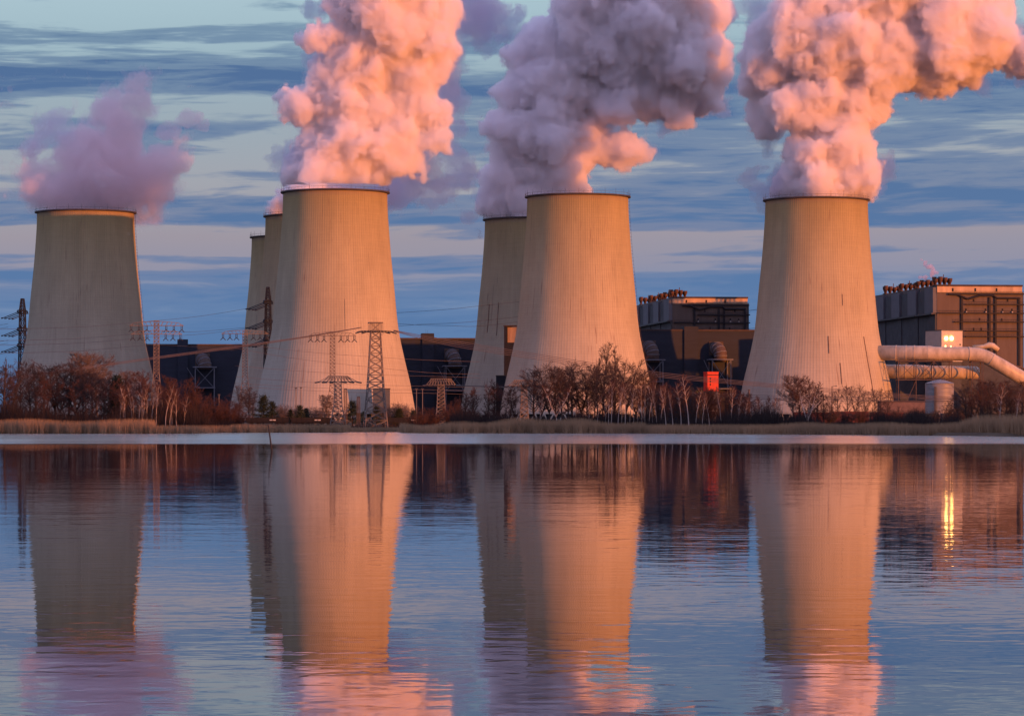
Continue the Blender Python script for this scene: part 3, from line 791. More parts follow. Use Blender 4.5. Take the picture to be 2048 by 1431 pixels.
r_, w, h = shed('bright red block tower rising above the birches before the dark hall', 1415, 1438, 743, 1640, M_BOILD, R(16), 6, 'red tower', 'lift_tower', M_RED)
m = MB(); m.box(-0.04, w + 0.04, -0.04, 6.04, h - 10.2, h - 0.503); m.build('red_head', M_RED, r_)
m = MB(); m.box(-0.05, w + 0.05, -0.12, -0.004, h - 1.9, h - 1.5); m.build('dark_trim', M_DARK, r_)
for q, a in ((3.0, 1.2), (4.7, 1.0), (6.2, 1.0)):
    m = MB(); m.box(w * 0.2, w * 0.2 + 0.7, -0.1, -0.004, h - q - a, h - q); m.build('window', M_DARK, r_)

# white transfer tower with its floodlit windows
d = 1690
wt = thing('transfer_tower', 'white box tower with glaring lights above the flue pipes', 'transfer tower', (PX(1883, d), d, BASE - 0.5), R(30))
zt = PZ(661, d) - BASE + 0.5; zb = PZ(700, d) - BASE + 0.5
m = MB(); m.box(0, 14.2, 0, 14, zb - 6, zt); m.build('white_head', M_WHITE, wt)
m = MB(); m.box(0.4, 13.8, 0.4, 13.6, 0, zb - 6.003); m.build('base', M_BOILD, wt)
m = MB(); m.box(-0.15, 14.35, -0.15, 14.15, zt + 0.003, zt + 0.5); m.build('roof', M_DOOR, wt)
for q, zz, a, mt, nm in ((3.0, 4.1, 1.3, M_LAMP, 'floodlight'), (6.6, 4.0, 1.4, M_LAMP, 'floodlight'), (2.6, 8.3, 0.75, M_LAMP2, 'lit_window'), (6.2, 8.3, 0.6, M_LAMP2, 'lit_window'), (12.5, 7.3, 0.6, M_DARK, 'window')):
    m = MB()
    m.tube([(q, -0.5 if nm == 'floodlight' else -0.12, zt - zz), (q, -0.003, zt - zz)], [a * 0.75, a * 0.6], 14)
    m.build(nm, mt, wt)
cb_ = thing('conveyor_building', 'dark low building with a sloping roof under the boiler house at the right edge', 'industrial shed', (PX(1800, 1705), 1705, BASE - 0.5), R(5))
zq = PZ(702, 1705) - BASE + 0.5
m = MB(); m.add([(0, 0, 0), (95, 0, 0), (95, 0, zq - 17), (38, 0, zq - 1), (0, 0, zq - 5), (0, 22, 0), (95, 22, 0), (95, 22, zq - 17), (38, 22, zq - 1), (0, 22, zq - 5)],
               [(0, 1, 2, 3, 4), (9, 8, 7, 6, 5), (0, 5, 6, 1), (1, 6, 7, 2), (2, 7, 8, 3), (3, 8, 9, 4), (4, 9, 5, 0)])
m.build('wall', M_BOILD, cb_)
m = MB(); m.add([(37.6, -0.5, zq - 0.9), (96, -0.5, zq - 17.1), (96, 22.5, zq - 17.1), (37.6, 22.5, zq - 0.9), (37.6, -0.5, zq - 0.3), (96, -0.5, zq - 16.5), (96, 22.5, zq - 16.5), (37.6, 22.5, zq - 0.3)],
               [(3, 2, 1, 0), (4, 5, 6, 7), (0, 1, 5, 4), (1, 2, 6, 5), (2, 3, 7, 6), (3, 0, 4, 7)])
m.build('roof', M_ROOFG, cb_)
vh = thing('roof_fan', 'pale curved fan housing on the low roof right of the white box tower', 'fan housing', (PX(1945, 1700), 1700, PZ(701, 1700)), 0)
m = MB(); m.tube([(0, 0, 2.0), (6, 0, 2.2), (9, 0, 3.0), (11, 0, 2.6), (14, 0, 0.4)], [1.0, 1.1, 1.7, 1.6, 1.2], 14); m.build('housing', M_PIPE, vh, True)
for xx in (1.0, 4.0, 7.0, 10.5):
    m = MB(); m.bar((xx, 0, -0.4), (xx, 0, 1.6), 0.3); m.build('leg', M_STEEL, vh)

# flue gas pipes into the right tower
def flue_pipe(label, pts, rads, bands, mat=M_PIPE):
    r_ = thing('flue_pipe', label, 'flue pipe', pts[0], 0, 'pale flue pipes beside the right tower')
    o = Vector(pts[0]); q = [Vector(p) - o for p in pts]
    m = MB(); m.tube(q, rads, 40); m.build('pipe', mat, r_, True)
    for (i, fr, k) in bands:
        c = q[i].lerp(q[i + 1], fr); dr = (q[i + 1] - q[i]).normalized(); rr_ = rads[i] + (rads[i + 1] - rads[i]) * fr
        m = MB(); m.tube([c - dr * 0.25, c + dr * 0.25], rr_ + k, 40); m.build('flange', mat, r_)
    return r_
D1 = 1652
def bend(a, b, c, n=6):
    return [Vector(a) * (1 - u) ** 2 + Vector(b) * 2 * u * (1 - u) + Vector(c) * u * u for u in [i / n for i in range(n + 1)]]
up = [P(1735, 705, D1 + 6), P(1860, 706, D1), P(1868, 707, D1), P(1940, 707.5, D1)] + bend(P(1944, 708, D1), P(1962, 708, D1), P(1978, 717, D1)) + [P(2120, 800, D1)]
flue_pipe('upper pale flue pipe bending down towards the right edge', up, [3.9, 3.9, 3.65, 3.65] + [3.65] * 7 + [3.65], [(0, 0.46, 0.25), (0, 0.62, 0.2), (0, 0.75, 0.2), (0, 0.97, 0.1), (2, 0.97, 0.3), (10, 0.03, 0.25)])
lo_ = [P(1740, 742, D1 + 22), P(1830, 743, D1 + 17), P(1868, 744, D1 + 15), P(1952, 745, D1 + 12), P(1958, 745, D1 + 12)]
flue_pipe('lower pale flue pipe lying level under the bent one', lo_, [3.7, 3.7, 3.4, 3.4, 2.6], [(0, 0.8, 0.25), (1, 0.1, 0.2), (1, 0.5, 0.2), (2, 0.8, 0.25)])
def rack(label, pxa, pxb, ya, yb, d, dep=9.0, n=2):
    r_ = thing('pipe_rack', label, 'pipe support', (PX(pxa, d), d, BASE - 0.5), 0, 'steel racks under the flue pipes')
    w = (pxb - pxa) / F * d; za = PZ(ya, d) - BASE + 0.5; zb = PZ(yb, d) - BASE + 0.5
    m = MB()
    for k in range(n + 1):
        for yy in (0, dep): m.bar((w * k / n, yy, 0), (w * k / n, yy, za), 0.28)
    m.build('posts', M_DUCT, r_)
    m = MB()
    for zz in (za, zb): 
        m.box(-0.6, w + 0.6, -0.4, dep + 0.4, zz - 0.5, zz)
    m.build('platforms', M_DUCT, r_)
    m = MB()
    for k in range(n):
        m.bar((w * k / n, 0, zb), (w * (k + 1) / n, 0, za - 0.5), 0.17); m.bar((w * (k + 1) / n, 0, zb), (w * k / n, 0, za - 0.5), 0.17)
        m.bar((w * k / n, 0, 2), (w * (k + 1) / n, 0, zb - 0.6), 0.2)
    for k in range(n * 4 + 1): m.bar((w * k / n / 4, -0.3, za), (w * k / n / 4, -0.3, za + 1.1), 0.06)
    m.bar((0, -0.3, za + 1.1), (w, -0.3, za + 1.1), 0.07)
    m.build('braces', M_DUCT, r_)
rack('wide steel rack carrying both flue pipes beside the right tower', 1797, 1903, 721, 758, 1643, n=3)
rack('narrow steel rack at the bend of the upper flue pipe', 1945, 1966, 722, 757, 1643, n=1)

d = 1500
si = thing('silo', 'round pale steel silo with a railed roof below the flue pipes', 'silo', (PX(1879, d), d, BASE - 0.6), 0)
zs = PZ(767, d) - BASE + 0.6; zs0 = PZ(815, d) - BASE + 0.6; r0 = 28.5 / F * d
m = MB(); m.lathe([(r0, 0)] + sum([[(r0, 0.3 + k * (zs - 0.3) / 9 - 0.15), (r0 + 0.1, 0.3 + k * (zs - 0.3) / 9), (r0, 0.3 + k * (zs - 0.3) / 9 + 0.15)] for k in range(1, 10)], []), 56); m.build('shell', M_SILO, si)
m = MB(); m.lathe([(r0 + 0.3, zs + 0.2), (r0 * 0.4, zs + 1.6), (0.3, zs + 2.0)], 40, cap=True); m.build('roof', M_SILO, si)
m = MB(); m.lathe([(2.6, zs + 3.0), (2.66, zs + 3.0), (2.66, zs + 3.1), (2.6, zs + 3.1), (2.6, zs + 3.0)], 24)
for k in range(10): m.bar((2.63 * math.cos(k * .628), 2.63 * math.sin(k * .628), zs + 1.2), (2.63 * math.cos(k * .628), 2.63 * math.sin(k * .628), zs + 3.1), 0.08)
m.build('railing', M_STEEL, si)
m = MB(); m.box(-r0 * 0.5, -r0 * 0.36, -r0 - 0.4, -r0 * 0.8, 0, zs - 1.5); m.build('door_shaft', M_STEEL, si)

# ------------------------------------------------------------------ pylons
def lattice(m, hw0, hw1, z0, z1, n, leg=0.11, br=0.07, hd=1.0, horiz=True):
    """four legs and crossed braces between two square frames"""
    def cs(k):
        u = k / n; w = hw0 + (hw1 - hw0) * u; z = z0 + (z1 - z0) * u
        return [Vector((-w, -w * hd, z)), Vector((w, -w * hd, z)), Vector((w, w * hd, z)), Vector((-w, w * hd, z))]
    for k in range(n):
        a, b = cs(k), cs(k + 1)
        for i in range(4):
            j = (i + 1) % 4
            m.bar(a[i], b[i], leg, 4, cap=False)
            m.bar(a[i], b[j], br, 3, cap=False); m.bar(a[j], b[i], br, 3, cap=False)
            if horiz: m.bar(b[i], b[j], br, 3, cap=False)

def truss_arm(m, half, z0, rise, dep, ch=0.10, br=0.065, n=5, top_half=None):
    """crossarm with flat lower chord and arched upper chord"""
    th = half * 0.8 if top_half is None else top_half
    for sy_ in (-dep, dep):
        m.bar((-half, 0, z0), (0, sy_, z0), ch, 4); m.bar((0, sy_, z0), (half, 0, z0), ch, 4)
        for sg in (-1, 1):
            pts = [Vector((sg * half, 0, z0)), Vector((sg * th, sy_ * 0.2, z0 + rise * 0.65)), Vector((0, sy_, z0 + rise))]
            m.bar(pts[0], pts[1], br * 1.2, 4); m.bar(pts[1], pts[2], br * 1.2, 4)
            for k in range(1, n + 1):
                u = k / (n + 1)
                lowp = Vector((sg * half * u, sy_ * (1 - u), z0)); u2 = min(u + 0.5 / (n + 1), 0.97)
                xx = half * u2
                topz = z0 + rise - rise * 0.35 * min(1, xx / th) if xx <= th else z0 + rise * 0.65 * (half - xx) / (half - th)
                m.bar(lowp, (sg * xx, sy_ * (1 - u2), topz), br, 3, cap=False)

def insulator(parent, x, z, mat, drop=2.6, k=1.0):
    m = MB()
    for s_ in (-0.22, 0.22): m.bar((x + s_ * k, 0, z), (x + s_ * k, 0, z - drop * 0.62), 0.11 * k, 5)
    for s_ in (-1, 1): m.bar((x, 0, z - drop * 0.60), (x + s_ * 0.85 * k, 0, z - drop), 0.13 * k, 5)
    m.build('insulator', mat, parent)

def suspension_pylon(label, px, d, ytop, arms, colw_px, base_px, yflare, ybase=848):
    root = thing('lattice_pylon', label, 'pylon', (PX(px, d), d, 0.3 + (BASE - 0.6 if d > 800 else 0)), R(4), 'lattice power pylons')
    zo = root.location.z; k = d / F
    zt = PZ(ytop, d) - zo; zf = PZ(yflare, d) - zo
    m = MB(); lattice(m, base_px * k, colw_px * k, 0, zf, 7, 0.15, 0.09); lattice(m, colw_px * k, colw_px * k * 0.92, zf, zt, 15, 0.13, 0.075)
    m.build('mast', M_PYL, root)
    for (half, ylow, rise) in arms:
        zl = PZ(ylow, d) - zo
        m = MB(); truss_arm(m, half * k, zl, rise * k, colw_px * k, 0.12, 0.08); ao = m.build('crossarm', M_PYL, root)
        for q in (0.36, 0.64, 0.93):
            for sg in (-1, 1): insulator(ao, sg * q * half * k, zl, M_INS, 13.0 * k, k / 0.16)
    return root
suspension_pylon('pylon with two tiers of hanging insulators right of the far left tower', 313, 900, 641, [(54, 651, 9), (51, 668, 8)], 5.2, 15, 745)
suspension_pylon('pale pylon with one arm at the left foot of the shaded towers', 490, 1080, 662, [(47, 667, 7)], 5.0, 14, 752)
suspension_pylon('slim pylon with one arm in front of the tallest tower, left of the tall pylon', 665, 1050, 663, [(47, 671, 8)], 5.2, 15, 770)

def strain_pylon(label, px, d, ytop, levels, hwt, hwb, yb, side=-1):
    """tall dark pylon with arms seen end on and slanting insulator strings"""
    root = thing('lattice_pylon', label, 'pylon', (PX(px, d), d, BASE - 0.4), R(78), 'lattice power pylons')
    zo = root.location.z; k = d / F
    zt = PZ(ytop, d) - zo
    m = MB(); lattice(m, hwb * k, hwt * k, 0, zt - 6, 16, 0.36, 0.2); lattice(m, hwt * k, hwt * k * 0.55, zt - 6, zt, 3, 0.28, 0.18); m.build('mast', M_PYLD, root)
    for yl in levels:
        zl = PZ(yl, d) - zo
        m = MB(); truss_arm(m, 9.5, zl, 2.2, hwt * k * 1.1, 0.26, 0.16); ao = m.build('crossarm', M_PYLD, root)
        for xx in (-8.5, -3.2, 3.2, 8.5):
            m = MB(); m.bar((xx, 0.6, zl), (xx, 8.8, zl - 3.0), 0.24, 6); m.bar((xx, 8.8, zl - 3.0), (xx, 10.0, zl - 3.2), 0.4, 6)
            m.build('insulator', M_INS, ao)
    return root
strain_pylon('dark pylon with slanting insulators at the left edge, beside the far left tower', 45, 1860, 597, [626, 661, 693], 4.6, 8, 760)
strain_pylon('dark pylon with slanting insulators before the three overlapping towers', 536, 1702, 574, [607, 645, 681], 4.2, 9, 760)

# tall corner pylon with a box head
d = 690
root = thing('lattice_pylon', 'tall tapering pylon with a box head before the tallest tower, water at its feet', 'pylon', (PX(751, d), d, 0.2), R(9), 'lattice power pylons')
k = d / F; zt = PZ(646, d) - 0.2; zh = PZ(663, d) - 0.2
m = MB(); lattice(m, 23 * k, 16 * k, 0, zh * 0.42, 4, 0.14, 0.085, 0.9); lattice(m, 16 * k, 9.5 * k, zh * 0.42, zh, 8, 0.12, 0.075, 0.9); m.build('mast', M_PYL, root)
m = MB()
for i in range(7):
    for yy in (-1.2, 1.2): m.bar((-13.5 * k + i * 4.5 * k, yy, zh), (-13.5 * k + i * 4.5 * k, yy, zt), 0.07)
for yy in (-1.2, 1.2):
    m.bar((-9 * k, yy, zh), (9 * k, yy, zt), 0.06); m.bar((9 * k, yy, zh), (-9 * k, yy, zt), 0.06)
m.box(-14 * k, 14 * k, -1.35, 1.35, zt, zt + 0.22); m.build('box_head', M_PYL, root)
m = MB(); truss_arm(m, 4.1, zh - 0.1, 0.35, 1.2, 0.14, 0.07); ao = m.build('crossarm', M_PYLD, root)
for xx in (-3.6, -2.2, 2.2, 3.6):
    m = MB(); m.bar((xx, -0.2, zh - 0.15), (xx - (0.9 if xx < 0 else -0.9), -1.0, zh - 0.4), 0.13, 6); m.build('insulator', M_INS, ao)
m = MB()
for sg in (-1, 1):
    pr = None
    for i in range(9):
        u = i / 8; p_ = Vector((sg * 15 * k * 2 * (u - 0.5), -1.5 * sg, zh - 0.4 - 1.0 * math.sin(math.pi * u)))
        if pr: m.bar(pr, p_, 0.035, 4, cap=False)
        pr = p_
m.build('jumper_wires', M_WIRE, ao)

def squat_pylon(label, px, d, ytop, yarm, half, top_half, hwt, hwb, dark_arm, plate=False):
    root = thing('lattice_pylon', label, 'pylon', (PX(px, d), d, 0.25), R(5), 'lattice power pylons')
    k = d / F; za = PZ(yarm, d) - 0.25; zt = PZ(ytop, d) - 0.25
    m = MB(); lattice(m, hwb * k, hwt * k * 1.35, 0, za * 0.5, 5, 0.12, 0.075); lattice(m, hwt * k * 1.35, hwt * k, za * 0.5, za, 6, 0.11, 0.07)
    m.build('mast', M_PYL, root)
    m = MB()
    for yy in (-1.0, 1.0):
        m.bar((-half * k, yy * 0.6, za), (half * k, yy * 0.6, za), 0.12, 4)
        m.bar((-top_half * k, yy, zt), (top_half * k, yy, zt), 0.09, 4)
        n = 10
        for i in range(n):
            a = -half * k + 2 * half * k * i / n; b = -top_half * k + 2 * top_half * k * (i + 0.5) / n; c = -half * k + 2 * half * k * (i + 1) / n
            m.bar((a, yy * 0.6, za), (b, yy, zt), 0.055, 3); m.bar((b, yy, zt), (c, yy * 0.6, za), 0.055, 3)
    ao = m.build('head_frame', M_PYL, root)
    for i in range(6):
        xx = half * k * (-0.98 + 1.96 * i / 5); sg = -1 if xx < 0 else 1
        m = MB(); m.bar((xx, -0.3, za - 0.08), (xx + sg * 9 * k, -1.4, za - 0.22), 0.16, 6); m.build('insulator', M_INS, ao)
    return root
squat_pylon('short broad pylon standing at the water directly left of the tall box headed pylon', 676, 690, 752, 763, 38, 20, 6, 18, True)
squat_pylon('short pylon with a pale trapezoid head in the gap before the dark hall', 882, 790, 757, 769, 29, 21, 6, 12, False)
squat_pylon('short pylon with a trapezoid head before the left foot of the steamless tower', 1048, 700, 760, 771, 31, 20, 5, 11, True)
squat_pylon('short pylon wrapped in leafless branches before the middle of the steamless tower', 1160, 705, 766, 776, 32, 22, 5, 11, True)

# ------------------------------------------------------------------ wires
def wire(label, pts, r, mat, group, n=14):
    """hanging conductor through photo points given as (px, py, d)"""
    q = [P(*p) for p in pts]
    dense = []
    for i in range(len(q) - 1):                                       # Catmull-Rom
        p0 = q[max(i - 1, 0)]; p1 = q[i]; p2 = q[i + 1]; p3 = q[min(i + 2, len(q) - 1)]
        for j in range(n):
            u = j / n
            dense.append(0.5 * ((2 * p1) + (p2 - p0) * u + (2 * p0 - 5 * p1 + 4 * p2 - p3) * u * u + (3 * p1 - p0 - 3 * p2 + p3) * u ** 3))
    dense.append(q[-1])
    m = MB(); m.tube(dense, r, 5)
    tag(m.build('power_wire', mat, None, True), label, 'wire', group)
for i, dy in enumerate((0, 1.8, 3.6)):
    wire('sunlit wire of the thick strand falling from the box headed pylon to the left edge', [(723, 654 + dy * .3, 690), (600, 674 + dy * .6, 690), (470, 692 + dy, 690), (250, 722 + dy, 690), (20, 754 + dy, 690), (-260, 786 + dy, 690)], 0.055, M_WIRE, 'wires to the left of the box headed pylon')
for i, dy in enumerate((0, 3.5, 7.0, 10.5)):
    wire('wire of the strand falling from the box headed pylon towards the right edge', [(787, 660 + dy * .2, 690), (900, 680 + dy, 690), (1100, 712 + dy, 690), (1300, 742 + dy * .9, 690), (1500, 763 + dy * .7, 690), (1780, 786 + dy * .7, 690), (2048, 801 + dy * .7, 690), (2300, 808 + dy * .7, 690)], 0.05, M_WIRE, 'wires to the right of the box headed pylon')
for i, dy in enumerate((0, 4.0, 7)):
    wire('low wire running right from the short pylons over the birches', [(912, 770 + dy * .1, 740), (1020, 773 + dy * .3, 720), (1195, 776 + dy * .4, 690), (1350, 783 + dy, 660), (1480, 789 + dy, 640), (1750, 795 + dy, 620), (2100, 801 + dy, 600)], 0.045, M_WIRE, 'low wires over the birches')
for i, (a, b, c) in enumerate(((655, 648, 626), (662, 655, 626), (688, 681, 661), (694, 686, 661), (713, 705, 693))):
    wire('thin dark wire from the dark pylon at the left edge, leaving the picture', [(40 - 24, a - 8, 1850), (-60, a + 4, 1700), (-200, a + 22, 1500)], 0.09, M_WIRED, 'wires of the dark pylon at the left edge')
for i, (ya, yb) in enumerate(((612, 640), (650, 663), (652, 672), (686, 688))):
    wire('thin dark wire swinging left from the dark pylon before the overlapping towers', [(500, ya + 4, 1690), (400, (ya + yb) / 2 + 6, 1600), (300, yb + 2, 1500), (150, yb + 14, 1350), (-100, yb + 20, 1200)], 0.075, M_WIRED, 'wires of the dark pylon before the overlapping towers')
for i, (a, b, c) in enumerate(((628, 622, 612), (644, 648, 652), (657, 648, 642))):
    wire('thin dark wire crossing the blue sky gap between the towers', [(745, a, 1750), (830, b + 1, 1750), (900, (b + c) / 2 + 1, 1750), (955, c, 1750), (1050, c - 10, 1755)], 0.085, M_WIRED, 'wires in the blue gap between the towers')
for i, (ya, yb) in enumerate(((622, 614), (658, 652))):
    wire('thin dark wire crossing the sky left of the right sunlit tower', [(1490, ya, 1850), (1520, (ya + yb) / 2, 1850), (1560, yb, 1850)], 0.12, M_WIRED, 'wires beside the right sunlit tower')
for i, (ya, yb) in enumerate(((757, 772), (770, 779), (776, 786), (690, 720), (700, 745), (735, 752))):
    wire('faint wire stretched across the face of the tallest sunlit tower', [(470, ya - 4, 760), (600, (ya * 0.6 + yb * 0.4), 760), (740, (ya * .3 + yb * .7) + 2, 760), (860, yb, 770), (960, yb + 3, 780)], 0.03, M_WIRE, 'faint wires across the tallest tower')

# ------------------------------------------------------------------ masts and small things along the railway
def mast(label, px, d, ytop, r=0.12, arm=None, ladder=False, name='light_mast', cat='mast', mat=M_PYL):
    root = thing(name, label, cat, (PX(px, d), d, 0.5), 0)
    h = PZ(ytop, d) - 0.5
    m = MB()
    if ladder: lattice(m, 0.42, 0.34, 0, h, 16, 0.08, 0.05)
    else: m.bar((0, 0, 0), (0, 0, h), r * 1.3, 8, r)
    m.build('post', mat, root)
    m = MB()
    if arm: m.bar((0, 0, h - 0.1), (arm, 0, h + 0.1), 0.07, 6); m.box(arm - 0.3, arm + 0.3, -0.15, 0.15, h, h + 0.2)
    else: m.box(-0.35, 0.35, -0.2, 0.2, h, h + 0.35)
    m.build('lamp_head', M_STEEL, root)
    return root
mast('thin pale mast left of its twin before the tallest tower', 592, 900, 777)
mast('thin pale mast right of its twin before the tallest tower', 602, 900, 776)
mast('lattice post just right of the slim pylon foot', 691, 800, 779, ladder=True, name='railway_mast', mat=M_DUCT)
mast('shorter lattice post between two dark pines', 717, 800, 795, ladder=True, name='railway_mast', mat=M_DUCT)
mast('left post of the floodlight pair at the right foot of the tallest tower', 833, 850, 779, 0.1)
mast('right post of the floodlight pair at the right foot of the tallest tower', 845, 850, 779, 0.1)
mast('dark lamp post with a short arm before the right sunlit tower', 1664, 1000, 772, 0.14, 1.3, mat=M_DUCT)
mast('dark stubby post at the left foot of the right sunlit tower', 1498, 1000, 780, 0.28, mat=M_DUCT)
mast('grey lamp post by the dark hall at left, above the scrub', 438, 950, 790, 0.12)
gt = thing('tunnel_arch', 'pale half round arch among pines at the foot of the tallest tower', 'arch', (PX(700, 900), 900, 0.6), 0)
m = MB(); zz = PZ(819, 900) - 0.6
m.tube([(1.15 * math.cos(a), 0, zz - 1.15 + 1.15 * math.sin(a)) for a in [math.pi * i / 12 for i in range(13)]], 0.32, 8); m.bar((1.15, 0, 0), (1.15, 0, zz - 1.15), 0.3, 8); m.bar((-1.15, 0, 0), (-1.15, 0, zz - 1.15), 0.3, 8)
m.build('arch', M_SILO, gt)
def pole_in_water():
    b_ = P(546, 903, 200); b_.z = -0.6; tp = P(537, 852, 200)
    m = MB(); m.tube([b_, b_.lerp(tp, 0.5) + Vector((0.01, 0, 0)), tp, tp + Vector((-0.05, 0, 0.08)), tp + Vector((0.02, 0, 0.12))], [0.055, 0.05, 0.04, 0.035, 0.03], 8)
    tag(m.build('leaning_pole', M_WOOD, None, True), 'dark crooked pole leaning out of the calm pond', 'pole')
pole_in_water()

def wagon(label, px, d, length, h, mat, marks=True):
    root = thing('freight_wagon', label, 'wagon', (PX(px, d), d, 1.4), R(2), 'freight wagons behind the reeds')
    m = MB(); m.box(0, length, 0, 2.8, 0.75, 0.75 + h)
    for k in range(9): m.box(0.1 + k * (length - 0.3) / 8, 0.25 + k * (length - 0.3) / 8, -0.08, -0.003, 0.8, 0.7 + h)
    m.build('body', mat, root)
    m = MB(); m.box(0.3, length - 0.3, 0.3, 2.5, 0.5, 0.747); m.build('underframe', M_WAGK, root)
    for xx in (1.6, 3.2, length - 3.2, length - 1.6):
        m = MB(); m.tube([(xx, 0.5, 0.45), (xx, 0.64, 0.45)], 0.45, 14); m.build('wheel', M_WAGK, root)
    if marks:
        m = MB()
        for k in range(4): m.box(length * 0.55 + k * 0.42, length * 0.55 + k * 0.42 + 0.3, -0.02, -0.004, 1.2, 1.5)
        m.build('marking', M_MARK, root)
    return root
for i, (px, lab) in enumerate(((402, 'low dark open wagon behind the scrub left of the shaded towers'), (492, 'low dark open wagon below the dark pine'), (582, 'low dark open wagon right of the thin twin masts'), (775, 'low dark open wagon under the pale bush right of the box headed pylon'))):
    wagon(lab, px, 850, 11.6, 1.25, M_WAGK)
for px, ln, h, mt, lab in ((1588, 10.5, 2.7, M_WAGR, 'tall dark red wagon behind the leafless tree by the right tower'), (1668, 9.5, 2.9, M_WAGR, 'tall dark red wagon below the lamp post'), (1742, 9.0, 2.6, M_WAGR, 'dark red wagon below the right edge of the right tower'), (1808, 9.5, 2.4, M_WAGB, 'dark blue wagon left of the silo'), (1884, 9.5, 2.4, M_WAGB, 'dark blue wagon under the silo'), (1962, 11, 2.4, M_WAGK, 'black wagon behind the tall reeds at the right edge')):
    wagon(lab, px, 850, ln, h, mt, False)
shed('low rusty roofed shed between the right tower and the silo', 1760, 1850, 801, 1450, M_ROOFG, 0, 10)

# ------------------------------------------------------------------ trees
def seg_mesh(name, segs, mat, parent, n=3):
    """many tapering sticks as one mesh; segs: (p0, p1, r0, r1)"""
    A = np.array([s_[0] for s_ in segs], float); B = np.array([s_[1] for s_ in segs], float)
    r0 = np.array([s_[2] for s_ in segs]); r1 = np.array([s_[3] for s_ in segs])
    d = B - A; d /= np.maximum(np.linalg.norm(d, axis=1, keepdims=True), 1e-6)
    ref = np.where(np.abs(d[:, 2:3]) < 0.9, np.array([[0, 0, 1.0]]), np.array([[1.0, 0, 0]]))
    u = np.cross(d, ref); u /= np.linalg.norm(u, axis=1, keepdims=True); v = np.cross(d, u)
    vs = []
    for c, r in ((A, r0), (B, r1)):
        for k in range(n):
            a = 2 * math.pi * k / n
            vs.append(c + (u * math.cos(a) + v * math.sin(a)) * r[:, None])
    N = len(segs); V = np.stack(vs, 1).reshape(-1, 3)
    base = (np.arange(N) * 2 * n)[:, None]
    f = np.concatenate([base + np.array([[k, (k + 1) % n, n + (k + 1) % n, n + k]]) for k in range(n)])
    return mesh_np(name, V, f, mat, parent)

def bare_tree(seed, h, tr, b0, spread, up, n1, n2, n3, trunkm, twigm, droop=0.0, shape='round', tw=0.0125, fork=0, lean=0.0, name='bare_tree', clump=1.0):
    rng = random.Random(seed)
    root = bpy.data.objects.new(name, None); COL.objects.link(root)
    thick, fine = [], []
    def stem(base, d0, length, r, hstart):
        pts = [Vector(base)]; d_ = Vector(d0).normalized(); n = 9
        for i in range(n):
            d_ = (d_ + Vector((rng.uniform(-1, 1), rng.uniform(-1, 1), 0.35)) * 0.10).normalized()
            pts.append(pts[-1] + d_ * length / n)
        rs = [r * (1 - 0.88 * (i / n)) + 0.012 for i in range(n + 1)]
        for i in range(n): thick.append((pts[i], pts[i + 1], rs[i], rs[i + 1]))
        return pts, rs
    stems = []
    if fork:
        pts, rs = stem((0, 0, 0), (lean, 0, 1), h * 0.3, tr, 0); thick[-1] = (thick[-1][0], thick[-1][1], thick[-1][2], tr * 0.7)
        for k in range(fork):
            a = 2 * math.pi * k / fork + rng.uniform(-0.5, 0.5)
            stems.append((stem(pts[-1], (math.cos(a) * 0.42, math.sin(a) * 0.42, 1), h * 0.7, tr * 0.7, 0), 0.3))
    else:
        stems.append((stem((0, 0, 0), (lean, rng.uniform(-.05, .05), 1), h, tr, 0), 0.0))
    for (pts, rs), off in stems:
        m1 = n1 // len(stems)
        for k in range(m1):
            u = b0 + (0.98 - b0) * ((k + rng.random()) / m1)
            if off: u = (k + rng.random()) / m1 * 0.97
            q = u * 9; i = min(8, int(q)); p = pts[i].lerp(pts[i + 1], q - i); r = rs[i] * 0.5
            uu = (u - b0) / (1 - b0) if not off else u
            if shape == 'round': L = h * spread * math.sqrt(max(0.08, 1 - (2 * uu - 0.85) ** 2 / 1.4)) * rng.uniform(0.65, 1.1)
            elif shape == 'cone': L = h * spread * (1.08 - uu) * rng.uniform(0.7, 1.1)
            else: L = h * spread * rng.uniform(0.6, 1.1) * (1.1 - 0.5 * uu)
            a = k * 2.4 + rng.uniform(-0.5, 0.5)
            d_ = Vector((math.cos(a), math.sin(a), up * rng.uniform(0.6, 1.4))).normalized()
            bp_ = [p]
            for j in range(4):
                d_ = (d_ + Vector((rng.uniform(-1, 1), rng.uniform(-1, 1), rng.uniform(-0.6, 0.9) - droop * j * 0.5)) * 0.28).normalized()
                bp_.append(bp_[-1] + d_ * L / 4)
            for j in range(4): thick.append((bp_[j], bp_[j + 1], r * (1 - j * 0.22) + 0.01, r * (1 - (j + 1) * 0.22) + 0.01))
            for s_ in range(n2):
                w = rng.uniform(0.2, 1.0) * 4; j = min(3, int(w)); sp = bp_[j].lerp(bp_[j + 1], w - j)
                dd = (d_ * 0.5 + Vector((rng.uniform(-1, 1), rng.uniform(-1, 1), rng.uniform(-0.3, 1.0) * max(up, 0.5)))).normalized()
                l2 = L * rng.uniform(0.22, 0.5) * clump
                ep = sp + dd * l2
                fine.append((sp, ep, tw * 1.6, tw))
                for t3 in range(n3):
                    f_ = rng.uniform(0.25, 1.0); tp = sp.lerp(ep, f_)
                    de = (dd * 0.7 + Vector((rng.uniform(-1, 1), rng.uniform(-1, 1), rng.uniform(-0.5, 0.8) - droop * 1.6))).normalized()
                    fine.append((tp, tp + de * l2 * rng.uniform(0.3, 0.65), tw, tw * 0.55))
    seg_mesh('trunk', thick, trunkm, root, 6)
    seg_mesh('crown', fine, twigm, root, 3)
    return root, h

